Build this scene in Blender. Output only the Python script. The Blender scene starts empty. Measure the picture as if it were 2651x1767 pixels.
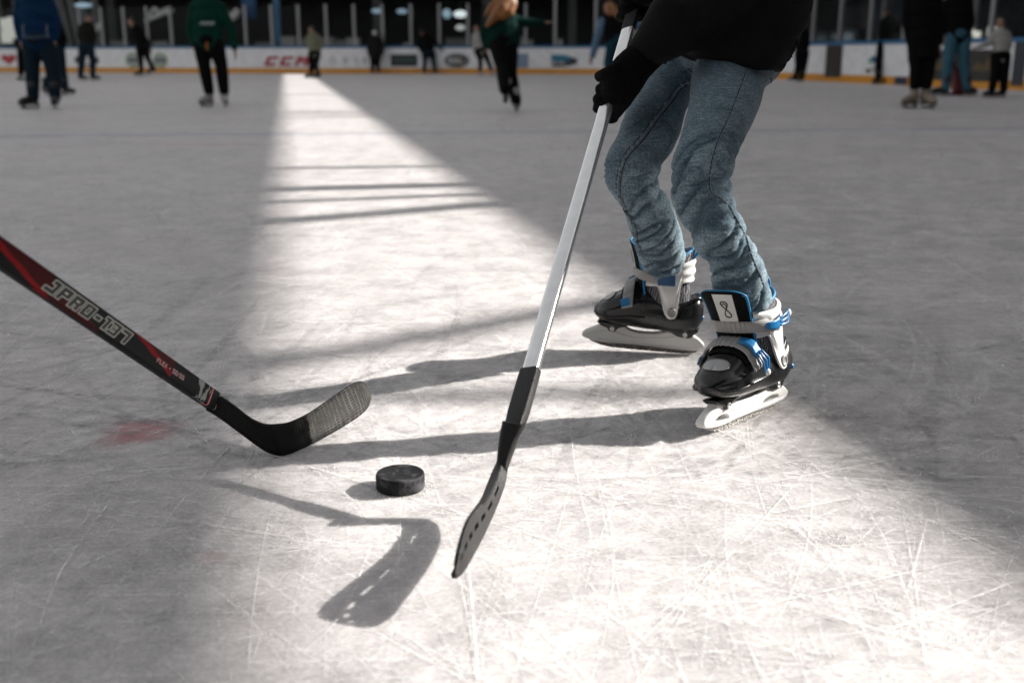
import bpy, bmesh, math, random
import numpy as np
from mathutils import Vector, Matrix, noise
from mathutils.bvhtree import BVHTree
random.seed(7)
PI = math.pi
SC = bpy.context.scene
COL = SC.collection

# ------------------------------------------------------------------ camera model (photo 2651 x 1767)
FPX, W, H = 2800.0, 2651.0, 1767.0
YH = 143.0
TH = math.atan((H/2-YH)/FPX)
CT, ST = math.cos(TH), math.sin(TH)
KK = 1.477
CH = CT/KK                                   # camera height above the ice

def ray(px, py):
    x = (px-W/2)/FPX; y = -(py-H/2)/FPX
    return Vector((x, CT+y*ST, -ST+y*CT))
def G(px, py, z=0.0):
    d = ray(px, py); t = (z-CH)/d.z
    return Vector((d.x*t, d.y*t, z))
def D(px, py, zc):
    d = ray(px, py)
    return Vector((d.x*zc, d.y*zc, CH+d.z*zc))
def PX(p):
    zz = p[2]-CH
    zc = p[1]*CT-zz*ST; yu = p[1]*ST+zz*CT
    return (W/2+FPX*p[0]/zc, H/2-FPX*yu/zc, zc)
def zc_ground(py): return FPX/(KK*(py-YH))

cam_d = bpy.data.cameras.new('camera'); cam = bpy.data.objects.new('camera', cam_d); COL.objects.link(cam)
cam.location = (0, 0, CH); cam.rotation_euler = (PI/2-TH, 0, 0)
cam_d.sensor_width = 36; cam_d.lens = 36*FPX/W
cam_d.clip_start = 0.05; cam_d.clip_end = 800
cam_d.dof.use_dof = True; cam_d.dof.focus_distance = 1.95; cam_d.dof.aperture_fstop = 3.6
SC.camera = cam

# ------------------------------------------------------------------ light
SUN_AZ, SUN_EL = math.radians(15), math.radians(27)
SD = Vector((math.cos(SUN_AZ)*math.cos(SUN_EL), math.sin(SUN_AZ)*math.cos(SUN_EL), math.sin(SUN_EL)))
sd = bpy.data.lights.new('sun', 'SUN'); sd.energy = 5.0; sd.angle = math.radians(0.4); sd.color = (1, .955, .895)
so = bpy.data.objects.new('sun', sd); COL.objects.link(so)
so.rotation_euler = SD.to_track_quat('Z', 'Y').to_euler(); so.location = (20, 4, 20)
wd = bpy.data.worlds.new('World'); SC.world = wd; wd.use_nodes = True
wn = wd.node_tree.nodes; wl = wd.node_tree.links
bg = wn['Background']
sk = wn.new('ShaderNodeTexSky'); sk.sky_type = 'NISHITA'; sk.sun_disc = False
sk.dust_density = 3.0; sk.sun_elevation = SUN_EL; sk.sun_rotation = PI/2-SUN_AZ
hs = wn.new('ShaderNodeHueSaturation'); hs.inputs['Saturation'].default_value = .07
wl.new(sk.outputs[0], hs.inputs['Color']); wl.new(hs.outputs[0], bg.inputs['Color'])
bg.inputs['Strength'].default_value = 0.108
SC.view_settings.view_transform = 'Standard'; SC.view_settings.look = 'None'
SC.view_settings.exposure = 1.17; SC.view_settings.gamma = 1
SC.render.engine = 'CYCLES'
SC.cycles.use_denoising = True
SC.cycles.max_bounces = 8; SC.cycles.transparent_max_bounces = 24

# ------------------------------------------------------------------ materials
MATS = {}
def mat(name, col, rough=.6, metal=0, spec=.5, coat=0, noise_amt=0, noise_scale=30, bump=0, bump_scale=200, emit=None, estr=1, alpha=None, sheen=0):
    if name in MATS: return MATS[name]
    m = bpy.data.materials.new(name); m.use_nodes = True
    n, l = m.node_tree.nodes, m.node_tree.links
    b = n['Principled BSDF']
    b.inputs['Base Color'].default_value = (*col, 1); b.inputs['Roughness'].default_value = rough
    b.inputs['Metallic'].default_value = metal; b.inputs['Specular IOR Level'].default_value = spec
    b.inputs['Coat Weight'].default_value = coat; b.inputs['Sheen Weight'].default_value = sheen
    if emit: b.inputs['Emission Color'].default_value = (*emit, 1); b.inputs['Emission Strength'].default_value = estr
    if noise_amt or bump: tc = n.new('ShaderNodeTexCoord')
    if noise_amt:
        t = n.new('ShaderNodeTexNoise'); t.inputs['Scale'].default_value = noise_scale; t.inputs['Detail'].default_value = 6
        l.new(tc.outputs['Object'], t.inputs['Vector'])
        r = n.new('ShaderNodeMapRange'); r.inputs['From Min'].default_value = .3; r.inputs['From Max'].default_value = .7
        r.inputs['To Min'].default_value = 1-noise_amt; r.inputs['To Max'].default_value = 1+noise_amt
        l.new(t.outputs['Fac'], r.inputs['Value'])
        x = n.new('ShaderNodeMix'); x.data_type = 'RGBA'; x.blend_type = 'MULTIPLY'; x.inputs['Factor'].default_value = 1
        x.inputs['A'].default_value = (*col, 1); l.new(r.outputs[0], x.inputs['B']); l.new(x.outputs['Result'], b.inputs['Base Color'])
        r2 = n.new('ShaderNodeMapRange'); r2.inputs['To Min'].default_value = max(.05, rough-.12); r2.inputs['To Max'].default_value = min(1, rough+.12)
        l.new(t.outputs['Fac'], r2.inputs['Value']); l.new(r2.outputs[0], b.inputs['Roughness'])
    if bump:
        t = n.new('ShaderNodeTexNoise'); t.inputs['Scale'].default_value = bump_scale; t.inputs['Detail'].default_value = 4
        l.new(tc.outputs['Object'], t.inputs['Vector'])
        k = n.new('ShaderNodeBump'); k.inputs['Strength'].default_value = bump; k.inputs['Distance'].default_value = .003
        l.new(t.outputs['Fac'], k.inputs['Height']); l.new(k.outputs[0], b.inputs['Normal'])
    MATS[name] = m
    return m

# ------------------------------------------------------------------ mesh helpers
def tag(o, label=None, cat=None, group=None, kind=None):
    if label: o['label'] = label
    if cat: o['category'] = cat
    if group: o['group'] = group
    if kind: o['kind'] = kind
    return o
def empty(name, loc=(0, 0, 0), rot=None, parent=None):
    o = bpy.data.objects.new(name, None); COL.objects.link(o); o.location = loc
    if rot is not None: o.rotation_euler = rot
    if parent: o.parent = parent
    return o
def link_mesh(name, me, m, parent=None, smooth=True):
    o = bpy.data.objects.new(name, me); COL.objects.link(o)
    if m and not me.materials: me.materials.append(m)
    if smooth: me.shade_smooth()
    if parent is not None:
        o.parent = parent
    return o
def mk(name, vf, m, parent=None, smooth=True, world=False, auto=None):
    me = bpy.data.meshes.new(name); me.from_pydata([tuple(v) for v in vf[0]], [], vf[1]); me.validate()
    bm = bmesh.new(); bm.from_mesh(me); bmesh.ops.recalc_face_normals(bm, faces=bm.faces)
    if auto is not None:
        for e in bm.edges:
            if len(e.link_faces) == 2 and e.calc_face_angle(0) > auto: e.smooth = False
    bm.to_mesh(me); bm.free()
    o = link_mesh(name, me, m, None, smooth)
    if parent is not None: attach(o, parent, world)
    return o
def wmat(o):
    m = o.matrix_basis.copy()
    return (wmat(o.parent) @ o.matrix_parent_inverse @ m) if o.parent else m
def attach(o, parent, world=False):
    o.parent = parent
    if world: o.matrix_parent_inverse = wmat(parent).inverted()
def join(*vfs):
    V, F = [], []
    for v, f in vfs:
        k = len(V); V += [tuple(x) for x in v]; F += [tuple(i+k for i in q) for q in f]
    return V, F
def xf(vf, M):
    return [M @ Vector(v) for v in vf[0]], vf[1]
def box(c, s, R=None):
    V = []
    for x in (-1, 1):
        for y in (-1, 1):
            for z in (-1, 1):
                p = Vector((x*s[0]/2, y*s[1]/2, z*s[2]/2))
                if R is not None: p = R @ p
                V.append(p+Vector(c))
    return V, [(0, 1, 3, 2), (4, 6, 7, 5), (0, 4, 5, 1), (2, 3, 7, 6), (0, 2, 6, 4), (1, 5, 7, 3)]
def cr(pts, n):                                # Catmull-Rom resample: any dimension
    P = np.array([list(p) for p in pts], float); m = len(P)
    if m == 2:
        t = np.linspace(0, 1, n)[:, None]; return P[0]*(1-t)+P[1]*t
    Q = np.vstack([2*P[0]-P[1], P, 2*P[-1]-P[-2]])
    out = []
    for s in np.linspace(0, m-1-1e-9, n):
        i = int(s); t = s-i; a, b, c, d = Q[i:i+4]
        out.append(.5*((2*b)+(-a+c)*t+(2*a-5*b+4*c-d)*t*t+(-a+3*b-3*c+d)*t**3))
    return np.array(out)
def tube(pts, rad, n=14, flat=1.0, upv=None, capround=True, sq=2.0, closed=False):
    """sweep a (super)ellipse along pts; rad scalar or list; flat = second radius / first"""
    P = [Vector(p) for p in pts]; k = len(P)
    if not hasattr(rad, '__len__'): rad = [rad]*k
    T = []
    for i in range(k):
        a = P[(i-1) % k] if closed else P[max(0, i-1)]; b = P[(i+1) % k] if closed else P[min(k-1, i+1)]
        T.append((b-a).normalized())
    u = Vector(upv) if upv is not None else (Vector((0, 0, 1)) if abs(T[0].z) < .9 else Vector((1, 0, 0)))
    V, F = [], []
    rings = []
    for i in range(k):
        if upv is not None: u = Vector(upv)
        u = (u-T[i]*u.dot(T[i])); u = u.normalized() if u.length > 1e-6 else T[i].orthogonal().normalized()
        w = T[i].cross(u)
        rings.append((P[i], u.copy(), w.copy(), T[i], rad[i]))
    if capround and not closed:
        p, u0, w0, t0, r0 = rings[0]; e, u1, w1, t1, r1 = rings[-1]
        pre = [(p-t0*r0*math.sin(a), u0, w0, t0, r0*math.cos(a)) for a in (1.35, .9, .45)]
        post = [(e+t1*r1*math.sin(a), u1, w1, t1, r1*math.cos(a)) for a in (.45, .9, 1.35)]
        rings = pre+rings+post
    for (p, uu, ww, t, r) in rings:
        for j in range(n):
            a = 2*PI*j/n; c, s = math.cos(a), math.sin(a)
            if sq != 2.0:
                c = math.copysign(abs(c)**(2/sq), c); s = math.copysign(abs(s)**(2/sq), s)
            V.append(p+uu*(r*c)+ww*(r*flat*s))
    m = len(rings)
    for i in range(m if closed else m-1):
        i2 = (i+1) % m
        for j in range(n):
            j2 = (j+1) % n
            F.append((i*n+j, i*n+j2, i2*n+j2, i2*n+j))
    if not closed:
        F.append(tuple(range(n-1, -1, -1))); F.append(tuple((m-1)*n+j for j in range(n)))
    return V, F
def ellipsoid(c, r, R=None, nu=16, nv=10):
    V, F = [], []
    c = Vector(c)
    for i in range(nv+1):
        th = PI*i/nv
        for j in range(nu):
            ph = 2*PI*j/nu
            p = Vector((r[0]*math.sin(max(th, 1e-3) if i < nv else PI-1e-3)*math.cos(ph), r[1]*math.sin(max(th, 1e-3) if i < nv else PI-1e-3)*math.sin(ph), r[2]*math.cos(th)))
            if R is not None: p = R @ p
            V.append(c+p)
    for i in range(nv):
        for j in range(nu):
            F.append((i*nu+j, i*nu+(j+1) % nu, (i+1)*nu+(j+1) % nu, (i+1)*nu+j))
    F.append(tuple(range(nu-1, -1, -1))); F.append(tuple(nv*nu+j for j in range(nu)))
    return V, F
def cyl(p, q, r, n=20):
    return tube([p, q], [r, r], n=n, capround=False)
def remesh(vf, voxel, smooth=3):
    me = bpy.data.meshes.new('tmp'); me.from_pydata([tuple(v) for v in vf[0]], [], vf[1])
    bm = bmesh.new(); bm.from_mesh(me); bmesh.ops.recalc_face_normals(bm, faces=bm.faces); bm.to_mesh(me); bm.free()
    o = bpy.data.objects.new('tmp', me); COL.objects.link(o)
    r = o.modifiers.new('r', 'REMESH'); r.mode = 'VOXEL'; r.voxel_size = voxel
    if smooth:
        s = o.modifiers.new('s', 'SMOOTH'); s.iterations = smooth; s.factor = .5
    dg = bpy.context.evaluated_depsgraph_get(); dg.update()
    out = bpy.data.meshes.new_from_object(o.evaluated_get(dg))
    bpy.data.objects.remove(o); bpy.data.meshes.remove(me)
    return out
def poly2d(name, loops, half, bevel, res=2):
    """filled 2-D outline(s) (with holes) extruded to +-half, rounded edges -> verts/faces in local XY(Z=thickness)"""
    cu = bpy.data.curves.new(name, 'CURVE'); cu.dimensions = '2D'; cu.fill_mode = 'BOTH'
    cu.extrude = max(half-bevel, 0); cu.bevel_depth = bevel; cu.bevel_resolution = res; cu.offset = -bevel
    for lp in loops:
        s = cu.splines.new('POLY'); s.points.add(len(lp)-1); s.use_cyclic_u = True
        for i, p in enumerate(lp): s.points[i].co = (p[0], p[1], 0, 1)
    o = bpy.data.objects.new(name, cu); COL.objects.link(o)
    dg = bpy.context.evaluated_depsgraph_get(); dg.update()
    me = bpy.data.meshes.new_from_object(o.evaluated_get(dg))
    vf = ([v.co.copy() for v in me.vertices], [tuple(p.vertices) for p in me.polygons])
    bpy.data.objects.remove(o); bpy.data.curves.remove(cu); bpy.data.meshes.remove(me)
    return vf
def smoothloop(pts, n=60):
    P = list(pts); m = len(P)
    Q = cr([P[-2], P[-1]]+P+[P[0], P[1]], 4*n)
    # take the closed middle
    t = np.linspace(0, m+3-1e-9, 4*n)
    sel = [Q[i] for i in range(4*n) if 2 <= t[i] < m+2]
    st = max(1, len(sel)//n)
    return [tuple(p) for p in sel[::st]]
def patch(f, nu, nv, th, closed_u=False):
    """f(u,v,off) -> point; closed shell of thickness th"""
    V, F = [], []
    for off in (th, 0):
        for i in range(nu+1):
            for j in range(nv+1):
                V.append(f(i/nu, j/nv, off))
    n = (nu+1)*(nv+1)
    ix = lambda s, i, j: s*n+i*(nv+1)+j
    for i in range(nu):
        for j in range(nv):
            F.append((ix(0, i, j), ix(0, i+1, j), ix(0, i+1, j+1), ix(0, i, j+1)))
            F.append((ix(1, i, j), ix(1, i, j+1), ix(1, i+1, j+1), ix(1, i+1, j)))
    for i in range(nu):
        F.append((ix(0, i, 0), ix(1, i, 0), ix(1, i+1, 0), ix(0, i+1, 0)))
        F.append((ix(0, i, nv), ix(0, i+1, nv), ix(1, i+1, nv), ix(1, i, nv)))
    for j in range(nv):
        F.append((ix(0, 0, j), ix(0, 0, j+1), ix(1, 0, j+1), ix(1, 0, j)))
        F.append((ix(0, nu, j), ix(1, nu, j), ix(1, nu, j+1), ix(0, nu, j+1)))
    return V, F
def interp(x, xs, ys):
    return float(np.interp(x, xs, ys))
# ------------------------------------------------------------------ block lettering: rectangles on a cell grid
GL = {'J': [(8, 0, 12, 14), (0, 0, 12, 4), (4, 10, 12, 14)], 'P': [(0, 0, 4, 14), (0, 10, 12, 14), (8, 5, 12, 14), (0, 5, 12, 8)],
      'R': [(0, 0, 4, 14), (0, 10, 12, 14), (8, 6, 12, 14), (0, 5, 11, 8), (7, 0, 11, 6)], 'O': [(0, 0, 4, 14), (8, 0, 12, 14), (0, 0, 12, 3), (0, 11, 12, 14)],
      '-': [(1, 5, 8, 9)], '1': [(3, 0, 7, 14), (0, 11, 7, 14)], '3': [(0, 0, 12, 3), (0, 11, 12, 14), (2, 6, 12, 8), (8, 0, 12, 14)],
      '7': [(8, 0, 12, 14), (0, 10, 12, 14)], 'F': [(0, 0, 4, 14), (0, 11, 12, 14), (0, 5, 9, 8)], 'L': [(0, 0, 4, 14), (0, 0, 12, 3)],
      'E': [(0, 0, 4, 14), (0, 11, 12, 14), (0, 0, 12, 3), (0, 6, 10, 8)], 'X': [(0, 0, 3, 4), (2, 3, 5, 6), (4, 5, 8, 9), (7, 3, 10, 6), (9, 0, 12, 4), (2, 8, 5, 11), (7, 8, 10, 11), (0, 10, 3, 14), (9, 10, 12, 14)],
      '5': [(0, 0, 12, 3), (8, 0, 12, 8), (0, 6, 12, 8), (0, 6, 4, 14), (0, 11, 12, 14)], '0': [(0, 0, 4, 14), (8, 0, 12, 14), (0, 0, 12, 3), (0, 11, 12, 14)],
      '/': [(0, 0, 3, 4), (2, 3, 5, 7), (4, 6, 7, 11), (6, 10, 9, 14)], 'C': [(0, 0, 4, 14), (0, 0, 12, 4), (0, 10, 12, 14)],
      'M': [(0, 0, 4, 14), (10, 0, 14, 14), (3, 8, 6, 14), (8, 8, 11, 14), (5, 5, 9, 10)], 'H': [(0, 0, 4, 14), (8, 0, 12, 14), (0, 5, 12, 8)], ' ': []}
GW = {'-': 9, '1': 7, ' ': 7, 'M': 14, '/': 9}
def text_cells(txt, gap=3):
    cells, x0 = set(), 0
    for ch in txt:
        for (a, b, c, d) in GL[ch]:
            for i in range(a, c):
                for j in range(b, d): cells.add((x0+i, j))
        x0 += GW.get(ch, 12)+gap
    return cells, x0-gap
def dilate(cells):
    return {(i+a, j+b) for (i, j) in cells for a in (-1, 0, 1) for b in (-1, 0, 1)}
def cells_vf(cells, f):
    idx, V, F = {}, [], []
    def vid(i, j):
        if (i, j) not in idx: idx[(i, j)] = len(V); V.append(f(i, j))
        return idx[(i, j)]
    for (i, j) in sorted(cells):
        F.append((vid(i, j), vid(i+1, j), vid(i+1, j+1), vid(i, j+1)))
    return V, F
# ================================================================== ICE
def ice_material():
    m = bpy.data.materials.new('ice'); m.use_nodes = True
    n, l = m.node_tree.nodes, m.node_tree.links
    b = n['Principled BSDF']
    geo = n.new('ShaderNodeNewGeometry')
    def noise_t(scale, detail=4, rough=.55, rot=0, sc=(1, 1, 1), dist=0):
        mp = n.new('ShaderNodeMapping'); mp.inputs['Rotation'].default_value = (0, 0, rot); mp.inputs['Scale'].default_value = sc
        l.new(geo.outputs['Position'], mp.inputs['Vector'])
        t = n.new('ShaderNodeTexNoise'); t.inputs['Scale'].default_value = scale; t.inputs['Detail'].default_value = detail
        t.inputs['Roughness'].default_value = rough; t.inputs['Distortion'].default_value = dist
        l.new(mp.outputs[0], t.inputs['Vector']); return t.outputs['Fac']
    def rng(x, a, c, lo, hi, clamp=True):
        r = n.new('ShaderNodeMapRange'); r.clamp = clamp; r.interpolation_type = 'SMOOTHSTEP' if clamp else 'LINEAR'
        for k, v in zip(('From Min', 'From Max', 'To Min', 'To Max'), (a, c, lo, hi)): r.inputs[k].default_value = v
        l.new(x, r.inputs['Value']); return r.outputs[0]
    def op(o, a, c=None):
        k = n.new('ShaderNodeMath'); k.operation = o
        for i, v in enumerate((a, c)):
            if v is None: continue
            if isinstance(v, (int, float)): k.inputs[i].default_value = v
            else: l.new(v, k.inputs[i])
        return k.outputs[0]
    def mixc(f, a, c, bt='MIX'):
        k = n.new('ShaderNodeMix'); k.data_type = 'RGBA'; k.blend_type = bt
        if isinstance(f, (int, float)): k.inputs['Factor'].default_value = f
        else: l.new(f, k.inputs['Factor'])
        for nm, v in (('A', a), ('B', c)):
            if isinstance(v, tuple): k.inputs[nm].default_value = (*v, 1)
            else: l.new(v, k.inputs[nm])
        return k.outputs['Result']
    cloud = noise_t(1.1, 5, .6, dist=.4)
    mott = noise_t(7, 8, .68)
    grain = noise_t(150, 5, .7)
    streaks = [noise_t(1.0, 6, .62, rot, (2.2, 95, 1), .25) for rot in (.25, 1.15, 2.2, -.35)]
    st = rng(streaks[0], .56, .80, 0, 1)
    for s in streaks[1:]: st = op('MAXIMUM', st, rng(s, .58, .82, 0, 1))
    frost = rng(noise_t(2.6, 7, .62, dist=.8), .52, .78, 0, 1)
    v = op('ADD', rng(cloud, .3, .7, -.03, .03), rng(mott, .3, .7, -.09, .09))
    v = op('ADD', v, rng(grain, .25, .75, -.12, .12))
    v = op('ADD', v, rng(noise_t(30, 6, .62, dist=.5), .34, .66, -.055, .055))
    fg = op('MULTIPLY', frost, rng(grain, .4, .65, .0, .11))
    v = op('ADD', v, fg)
    v = op('ADD', v, op('MULTIPLY', st, .20))
    # dark wet smudges
    sm = rng(noise_t(3.2, 5, .6, .2, (1, 1.7, 1), 1.0), .60, .78, 0, 1)
    v = op('ADD', v, op('MULTIPLY', sm, -.11))
    v = op('ADD', v, .485)
    cc = n.new('ShaderNodeCombineColor')
    l.new(op('MULTIPLY', v, 1.0), cc.inputs[0]); l.new(op('MULTIPLY', v, .958), cc.inputs[1]); l.new(op('MULTIPLY', v, .955), cc.inputs[2])
    col = cc.outputs[0]
    tint = rng(noise_t(1.7, 3, .5, dist=.6), .45, .75, 0, .22)
    col = mixc(tint, col, (.60, .53, .545))
    # painted marks frozen into the ice
    sep = n.new('ShaderNodeSeparateXYZ'); l.new(geo.outputs['Position'], sep.inputs[0])
    X, Y = sep.outputs[0], sep.outputs[1]
    def blob(c, rx, ry, soft=.5):
        a = op('DIVIDE', op('SUBTRACT', X, c[0]), rx); d = op('DIVIDE', op('SUBTRACT', Y, c[1]), ry)
        r = op('SQRT', op('ADD', op('MULTIPLY', a, a), op('MULTIPLY', d, d)))
        r = op('ADD', r, rng(mott, .2, .8, -.45, .45))
        return rng(r, soft, 1.1, 1, 0)
    c = G(352, 1118); red = op('MULTIPLY', blob(c, .085, .085, .2), .85)
    col = mixc(red, col, (.42, .16, .18))
    c = G(545, 1440); col = mixc(op('MULTIPLY', blob(c, .025, .025), .18), col, (.45, .2, .2))
    c = G(520, 374); col = mixc(op('MULTIPLY', blob(c, .55, .16), .30), col, (.45, .2, .22))
    c = G(2350, 310); col = mixc(op('MULTIPLY', blob(c, .6, .2), .25), col, (.45, .2, .22))
    p = G(1300, 343); lin = op('ABSOLUTE', op('SUBTRACT', op('SUBTRACT', Y, op('MULTIPLY', X, .11)), p.y-.11*p.x))
    lin = op('ADD', lin, rng(mott, .2, .8, -.06, .06))
    col = mixc(op('MULTIPLY', rng(lin, .06, .20, 1, 0), .42), col, (.16, .19, .30))
    l.new(col, b.inputs['Base Color'])
    l.new(rng(mott, .3, .7, .42, .62), b.inputs['Roughness'])
    b.inputs['IOR'].default_value = 1.31; b.inputs['Specular IOR Level'].default_value = .3
    b.subsurface_method = 'BURLEY'; b.inputs['Subsurface Weight'].default_value = .55; b.inputs['Subsurface Radius'].default_value = (1, .95, .95); b.inputs['Subsurface Scale'].default_value = .035
    hgt = op('ADD', op('MULTIPLY', grain, .5), op('ADD', op('MULTIPLY', mott, .8), op('MULTIPLY', st, .35)))
    bu = n.new('ShaderNodeBump'); bu.inputs['Strength'].default_value = .22; bu.inputs['Distance'].default_value = .004
    l.new(hgt, bu.inputs['Height']); l.new(bu.outputs[0], b.inputs['Normal'])
    return m
ICE = ice_material()
ice = mk('ice', ([(-60, -14, 0), (45, -14, 0), (45, 75, 0), (-60, 75, 0)], [(0, 1, 2, 3)]), ICE, smooth=False)
tag(ice, 'pale grey scratched rink ice with a sunlit strip', 'ice', kind='structure')
gr = mk('ground', ([(-400, -400, -.06), (400, -400, -.06), (400, 400, -.06), (-400, 400, -.06)], [(0, 1, 2, 3)]),
        mat('asphalt', (.07, .07, .072), .9, noise_amt=.2, noise_scale=2), smooth=False)
tag(gr, 'dark ground round the rink', 'ground', kind='structure')

def flat_strip(pts, w, z, taper=True):
    V, F = [], []
    k = len(pts)
    for i, p in enumerate(pts):
        a = pts[max(0, i-1)]; c = pts[min(k-1, i+1)]
        t = Vector((c[0]-a[0], c[1]-a[1])).normalized(); q = Vector((-t.y, t.x))
        ww = w*(math.sin(PI*min(max(i/(k-1), .04), .96))**.5 if taper else 1)*(.75+.5*noise.noise((p[0]*9, p[1]*9, w*99)))
        V += [(p[0]+q.x*ww, p[1]+q.y*ww, z), (p[0]-q.x*ww, p[1]-q.y*ww, z)]
        if i: F.append((2*i-2, 2*i-1, 2*i+1, 2*i))
    return V, F
def scratch_mat(name, col):
    m = bpy.data.materials.new(name); m.use_nodes = True
    n, l = m.node_tree.nodes, m.node_tree.links
    b = n['Principled BSDF']; b.inputs['Base Color'].default_value = (*col, 1); b.inputs['Roughness'].default_value = .75
    at = n.new('ShaderNodeAttribute'); at.attribute_name = 'alpha'
    geo = n.new('ShaderNodeNewGeometry'); t = n.new('ShaderNodeTexNoise'); t.inputs['Scale'].default_value = 45; t.inputs['Detail'].default_value = 5
    l.new(geo.outputs['Position'], t.inputs['Vector'])
    r = n.new('ShaderNodeMapRange'); r.inputs['From Min'].default_value = .32; r.inputs['From Max'].default_value = .68
    l.new(t.outputs['Fac'], r.inputs['Value'])
    k = n.new('ShaderNodeMath'); k.operation = 'MULTIPLY'; l.new(at.outputs['Fac'], k.inputs[0]); l.new(r.outputs[0], k.inputs[1])
    l.new(k.outputs[0], b.inputs['Alpha'])
    return m
def scratches(name, count, m, rng_, wr, ar, z, label):
    V, F, A = [], [], []
    for _ in range(count):
        y = .75+9.5*rng_.random()**1.45
        x = (rng_.random()-.5)*(1.25*y+.35)
        ang = rng_.choice([rng_.gauss(.15, .45), rng_.gauss(1.35, .5), rng_.gauss(2.2, .5), rng_.uniform(0, PI)])
        L = rng_.choice([.12, .25, .5, .9, 1.6])*rng_.uniform(.6, 1.3)
        cv = rng_.gauss(0, .35); k = max(6, int(L*22))
        pts = []
        px_, py_ = x-math.cos(ang)*L/2, y-math.sin(ang)*L/2
        a = ang-cv*L/2
        for i in range(k+1):
            pts.append((px_, py_)); px_ += math.cos(a)*L/k; py_ += math.sin(a)*L/k; a += cv*L/k
        if min(p[1] for p in pts) < .3: continue
        z += 1e-7
        w = rng_.uniform(*wr)*(.6+.25*y**.5)
        v, f = flat_strip(pts, w, z)
        o = len(V); V += v; F += [tuple(i+o for i in q) for q in f]
        al = rng_.uniform(*ar)*rng_.uniform(.4, 1); A += [al]*len(v)
    me = bpy.data.meshes.new(name); me.from_pydata(V, [], F)
    at = me.attributes.new('alpha', 'FLOAT', 'POINT'); at.data.foreach_set('value', A)
    o = link_mesh(name, me, m, None, False)
    tag(o, label, 'scratches', kind='stuff')
    return o
rg = random.Random(11)
scratches('skate_scratches', 5200, scratch_mat('frost_line', (.93, .92, .91)), rg, (.0005, .0014), (.3, 1.1), .0016, 'fine white skate scratches crossing the ice')
scratches('groove_scratches', 260, scratch_mat('dark_line', (.22, .215, .22)), rg, (.0005, .0013), (.2, .6), .0026, 'thin dark skate grooves in the ice')
# broad scuffs and wiped streaks farther out
def scuffs(name, n, m, ar, z, label):
    V, F, A = [], [], []
    for _ in range(n):
        y = 1.6+26*rg.random()**2.0; x = (rg.random()-.5)*(1.15*y+.6); ang = rg.choice([rg.gauss(.1, .4), rg.gauss(1.5, .5), rg.uniform(0, PI)])
        L = rg.uniform(.15, .9)*(1+y*.05); cv = rg.gauss(0, .6); k = 12; pts = []; a = ang
        for i in range(k+1): pts.append((x, y)); x += math.cos(a)*L/k; y += math.sin(a)*L/k; a += cv*L/k
        z += 1e-7; v, f = flat_strip(pts, rg.uniform(.003, .014)*(1+y*.05), z); o = len(V); V += v; F += [tuple(i+o for i in q) for q in f]; A += [rg.uniform(*ar)]*len(v)
    me = bpy.data.meshes.new(name); me.from_pydata(V, [], F); me.attributes.new('alpha', 'FLOAT', 'POINT').data.foreach_set('value', A)
    tag(link_mesh(name, me, m, None, False), label, 'scuffs', kind='stuff')
scuffs('frosty_scuffs', 2600, bpy.data.materials['frost_line'], (.08, .32), .0008, 'frosty white scuffs rubbed into the ice')
scuffs('wet_streaks', 1500, bpy.data.materials['dark_line'], (.05, .26), .0012, 'darker wet streaks wiped across the ice')
# the big bold ones visible in the photo
bold = [[(2148, 1180), (2300, 1420), (2420, 1767)], [(1600, 1720), (1900, 1430), (2115, 1190)], [(2000, 1520), (2260, 1400), (2340, 1360)], [(2430, 1767), (2520, 1690), (2651, 1560)],
        [(1960, 1540), (2300, 1640), (2651, 1720)], [(2290, 1640), (2651, 1500)], [(2010, 1330), (2270, 1280)], [(1210, 1420), (1240, 1767)], [(0, 1330), (230, 1260), (520, 1205)],
        [(60, 1767), (150, 1500), (300, 1280)], [(0, 1420), (300, 1375), (640, 1330)], [(40, 1540), (330, 1420), (620, 1300)], [(320, 1767), (450, 1520), (530, 1330)], [(200, 1610), (370, 1615)],
        [(1880, 1590), (2651, 1420)], [(2060, 900), (2200, 1090), (2290, 1180)], [(1980, 1060), (2250, 870)], [(560, 1000), (565, 860), (540, 620)], [(2030, 1340), (2190, 1500)], [(1700, 1270), (2090, 1190)],
        [(700, 1767), (880, 1600), (960, 1420)], [(1500, 1600), (2250, 1290)], [(2350, 1540), (2400, 1350)]]
V, F, A = [], [], []
for q, pl in enumerate(bold):
    pts = [tuple(G(*p))[:2] for p in cr(pl, 40)]
    v, f = flat_strip(pts, rg.uniform(.0008, .0017), .0032+q*2e-6); o_ = len(V); V += v; F += [tuple(i+o_ for i in k) for k in f]; A += [rg.uniform(.7, 1.2)]*len(v)
me = bpy.data.meshes.new('deep_scratches'); me.from_pydata(V, [], F); me.attributes.new('alpha', 'FLOAT', 'POINT').data.foreach_set('value', A)
tag(link_mesh('deep_scratches', me, bpy.data.materials['frost_line'], None, False), 'broad white blade cuts across the near ice', 'scratches', kind='stuff')
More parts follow.
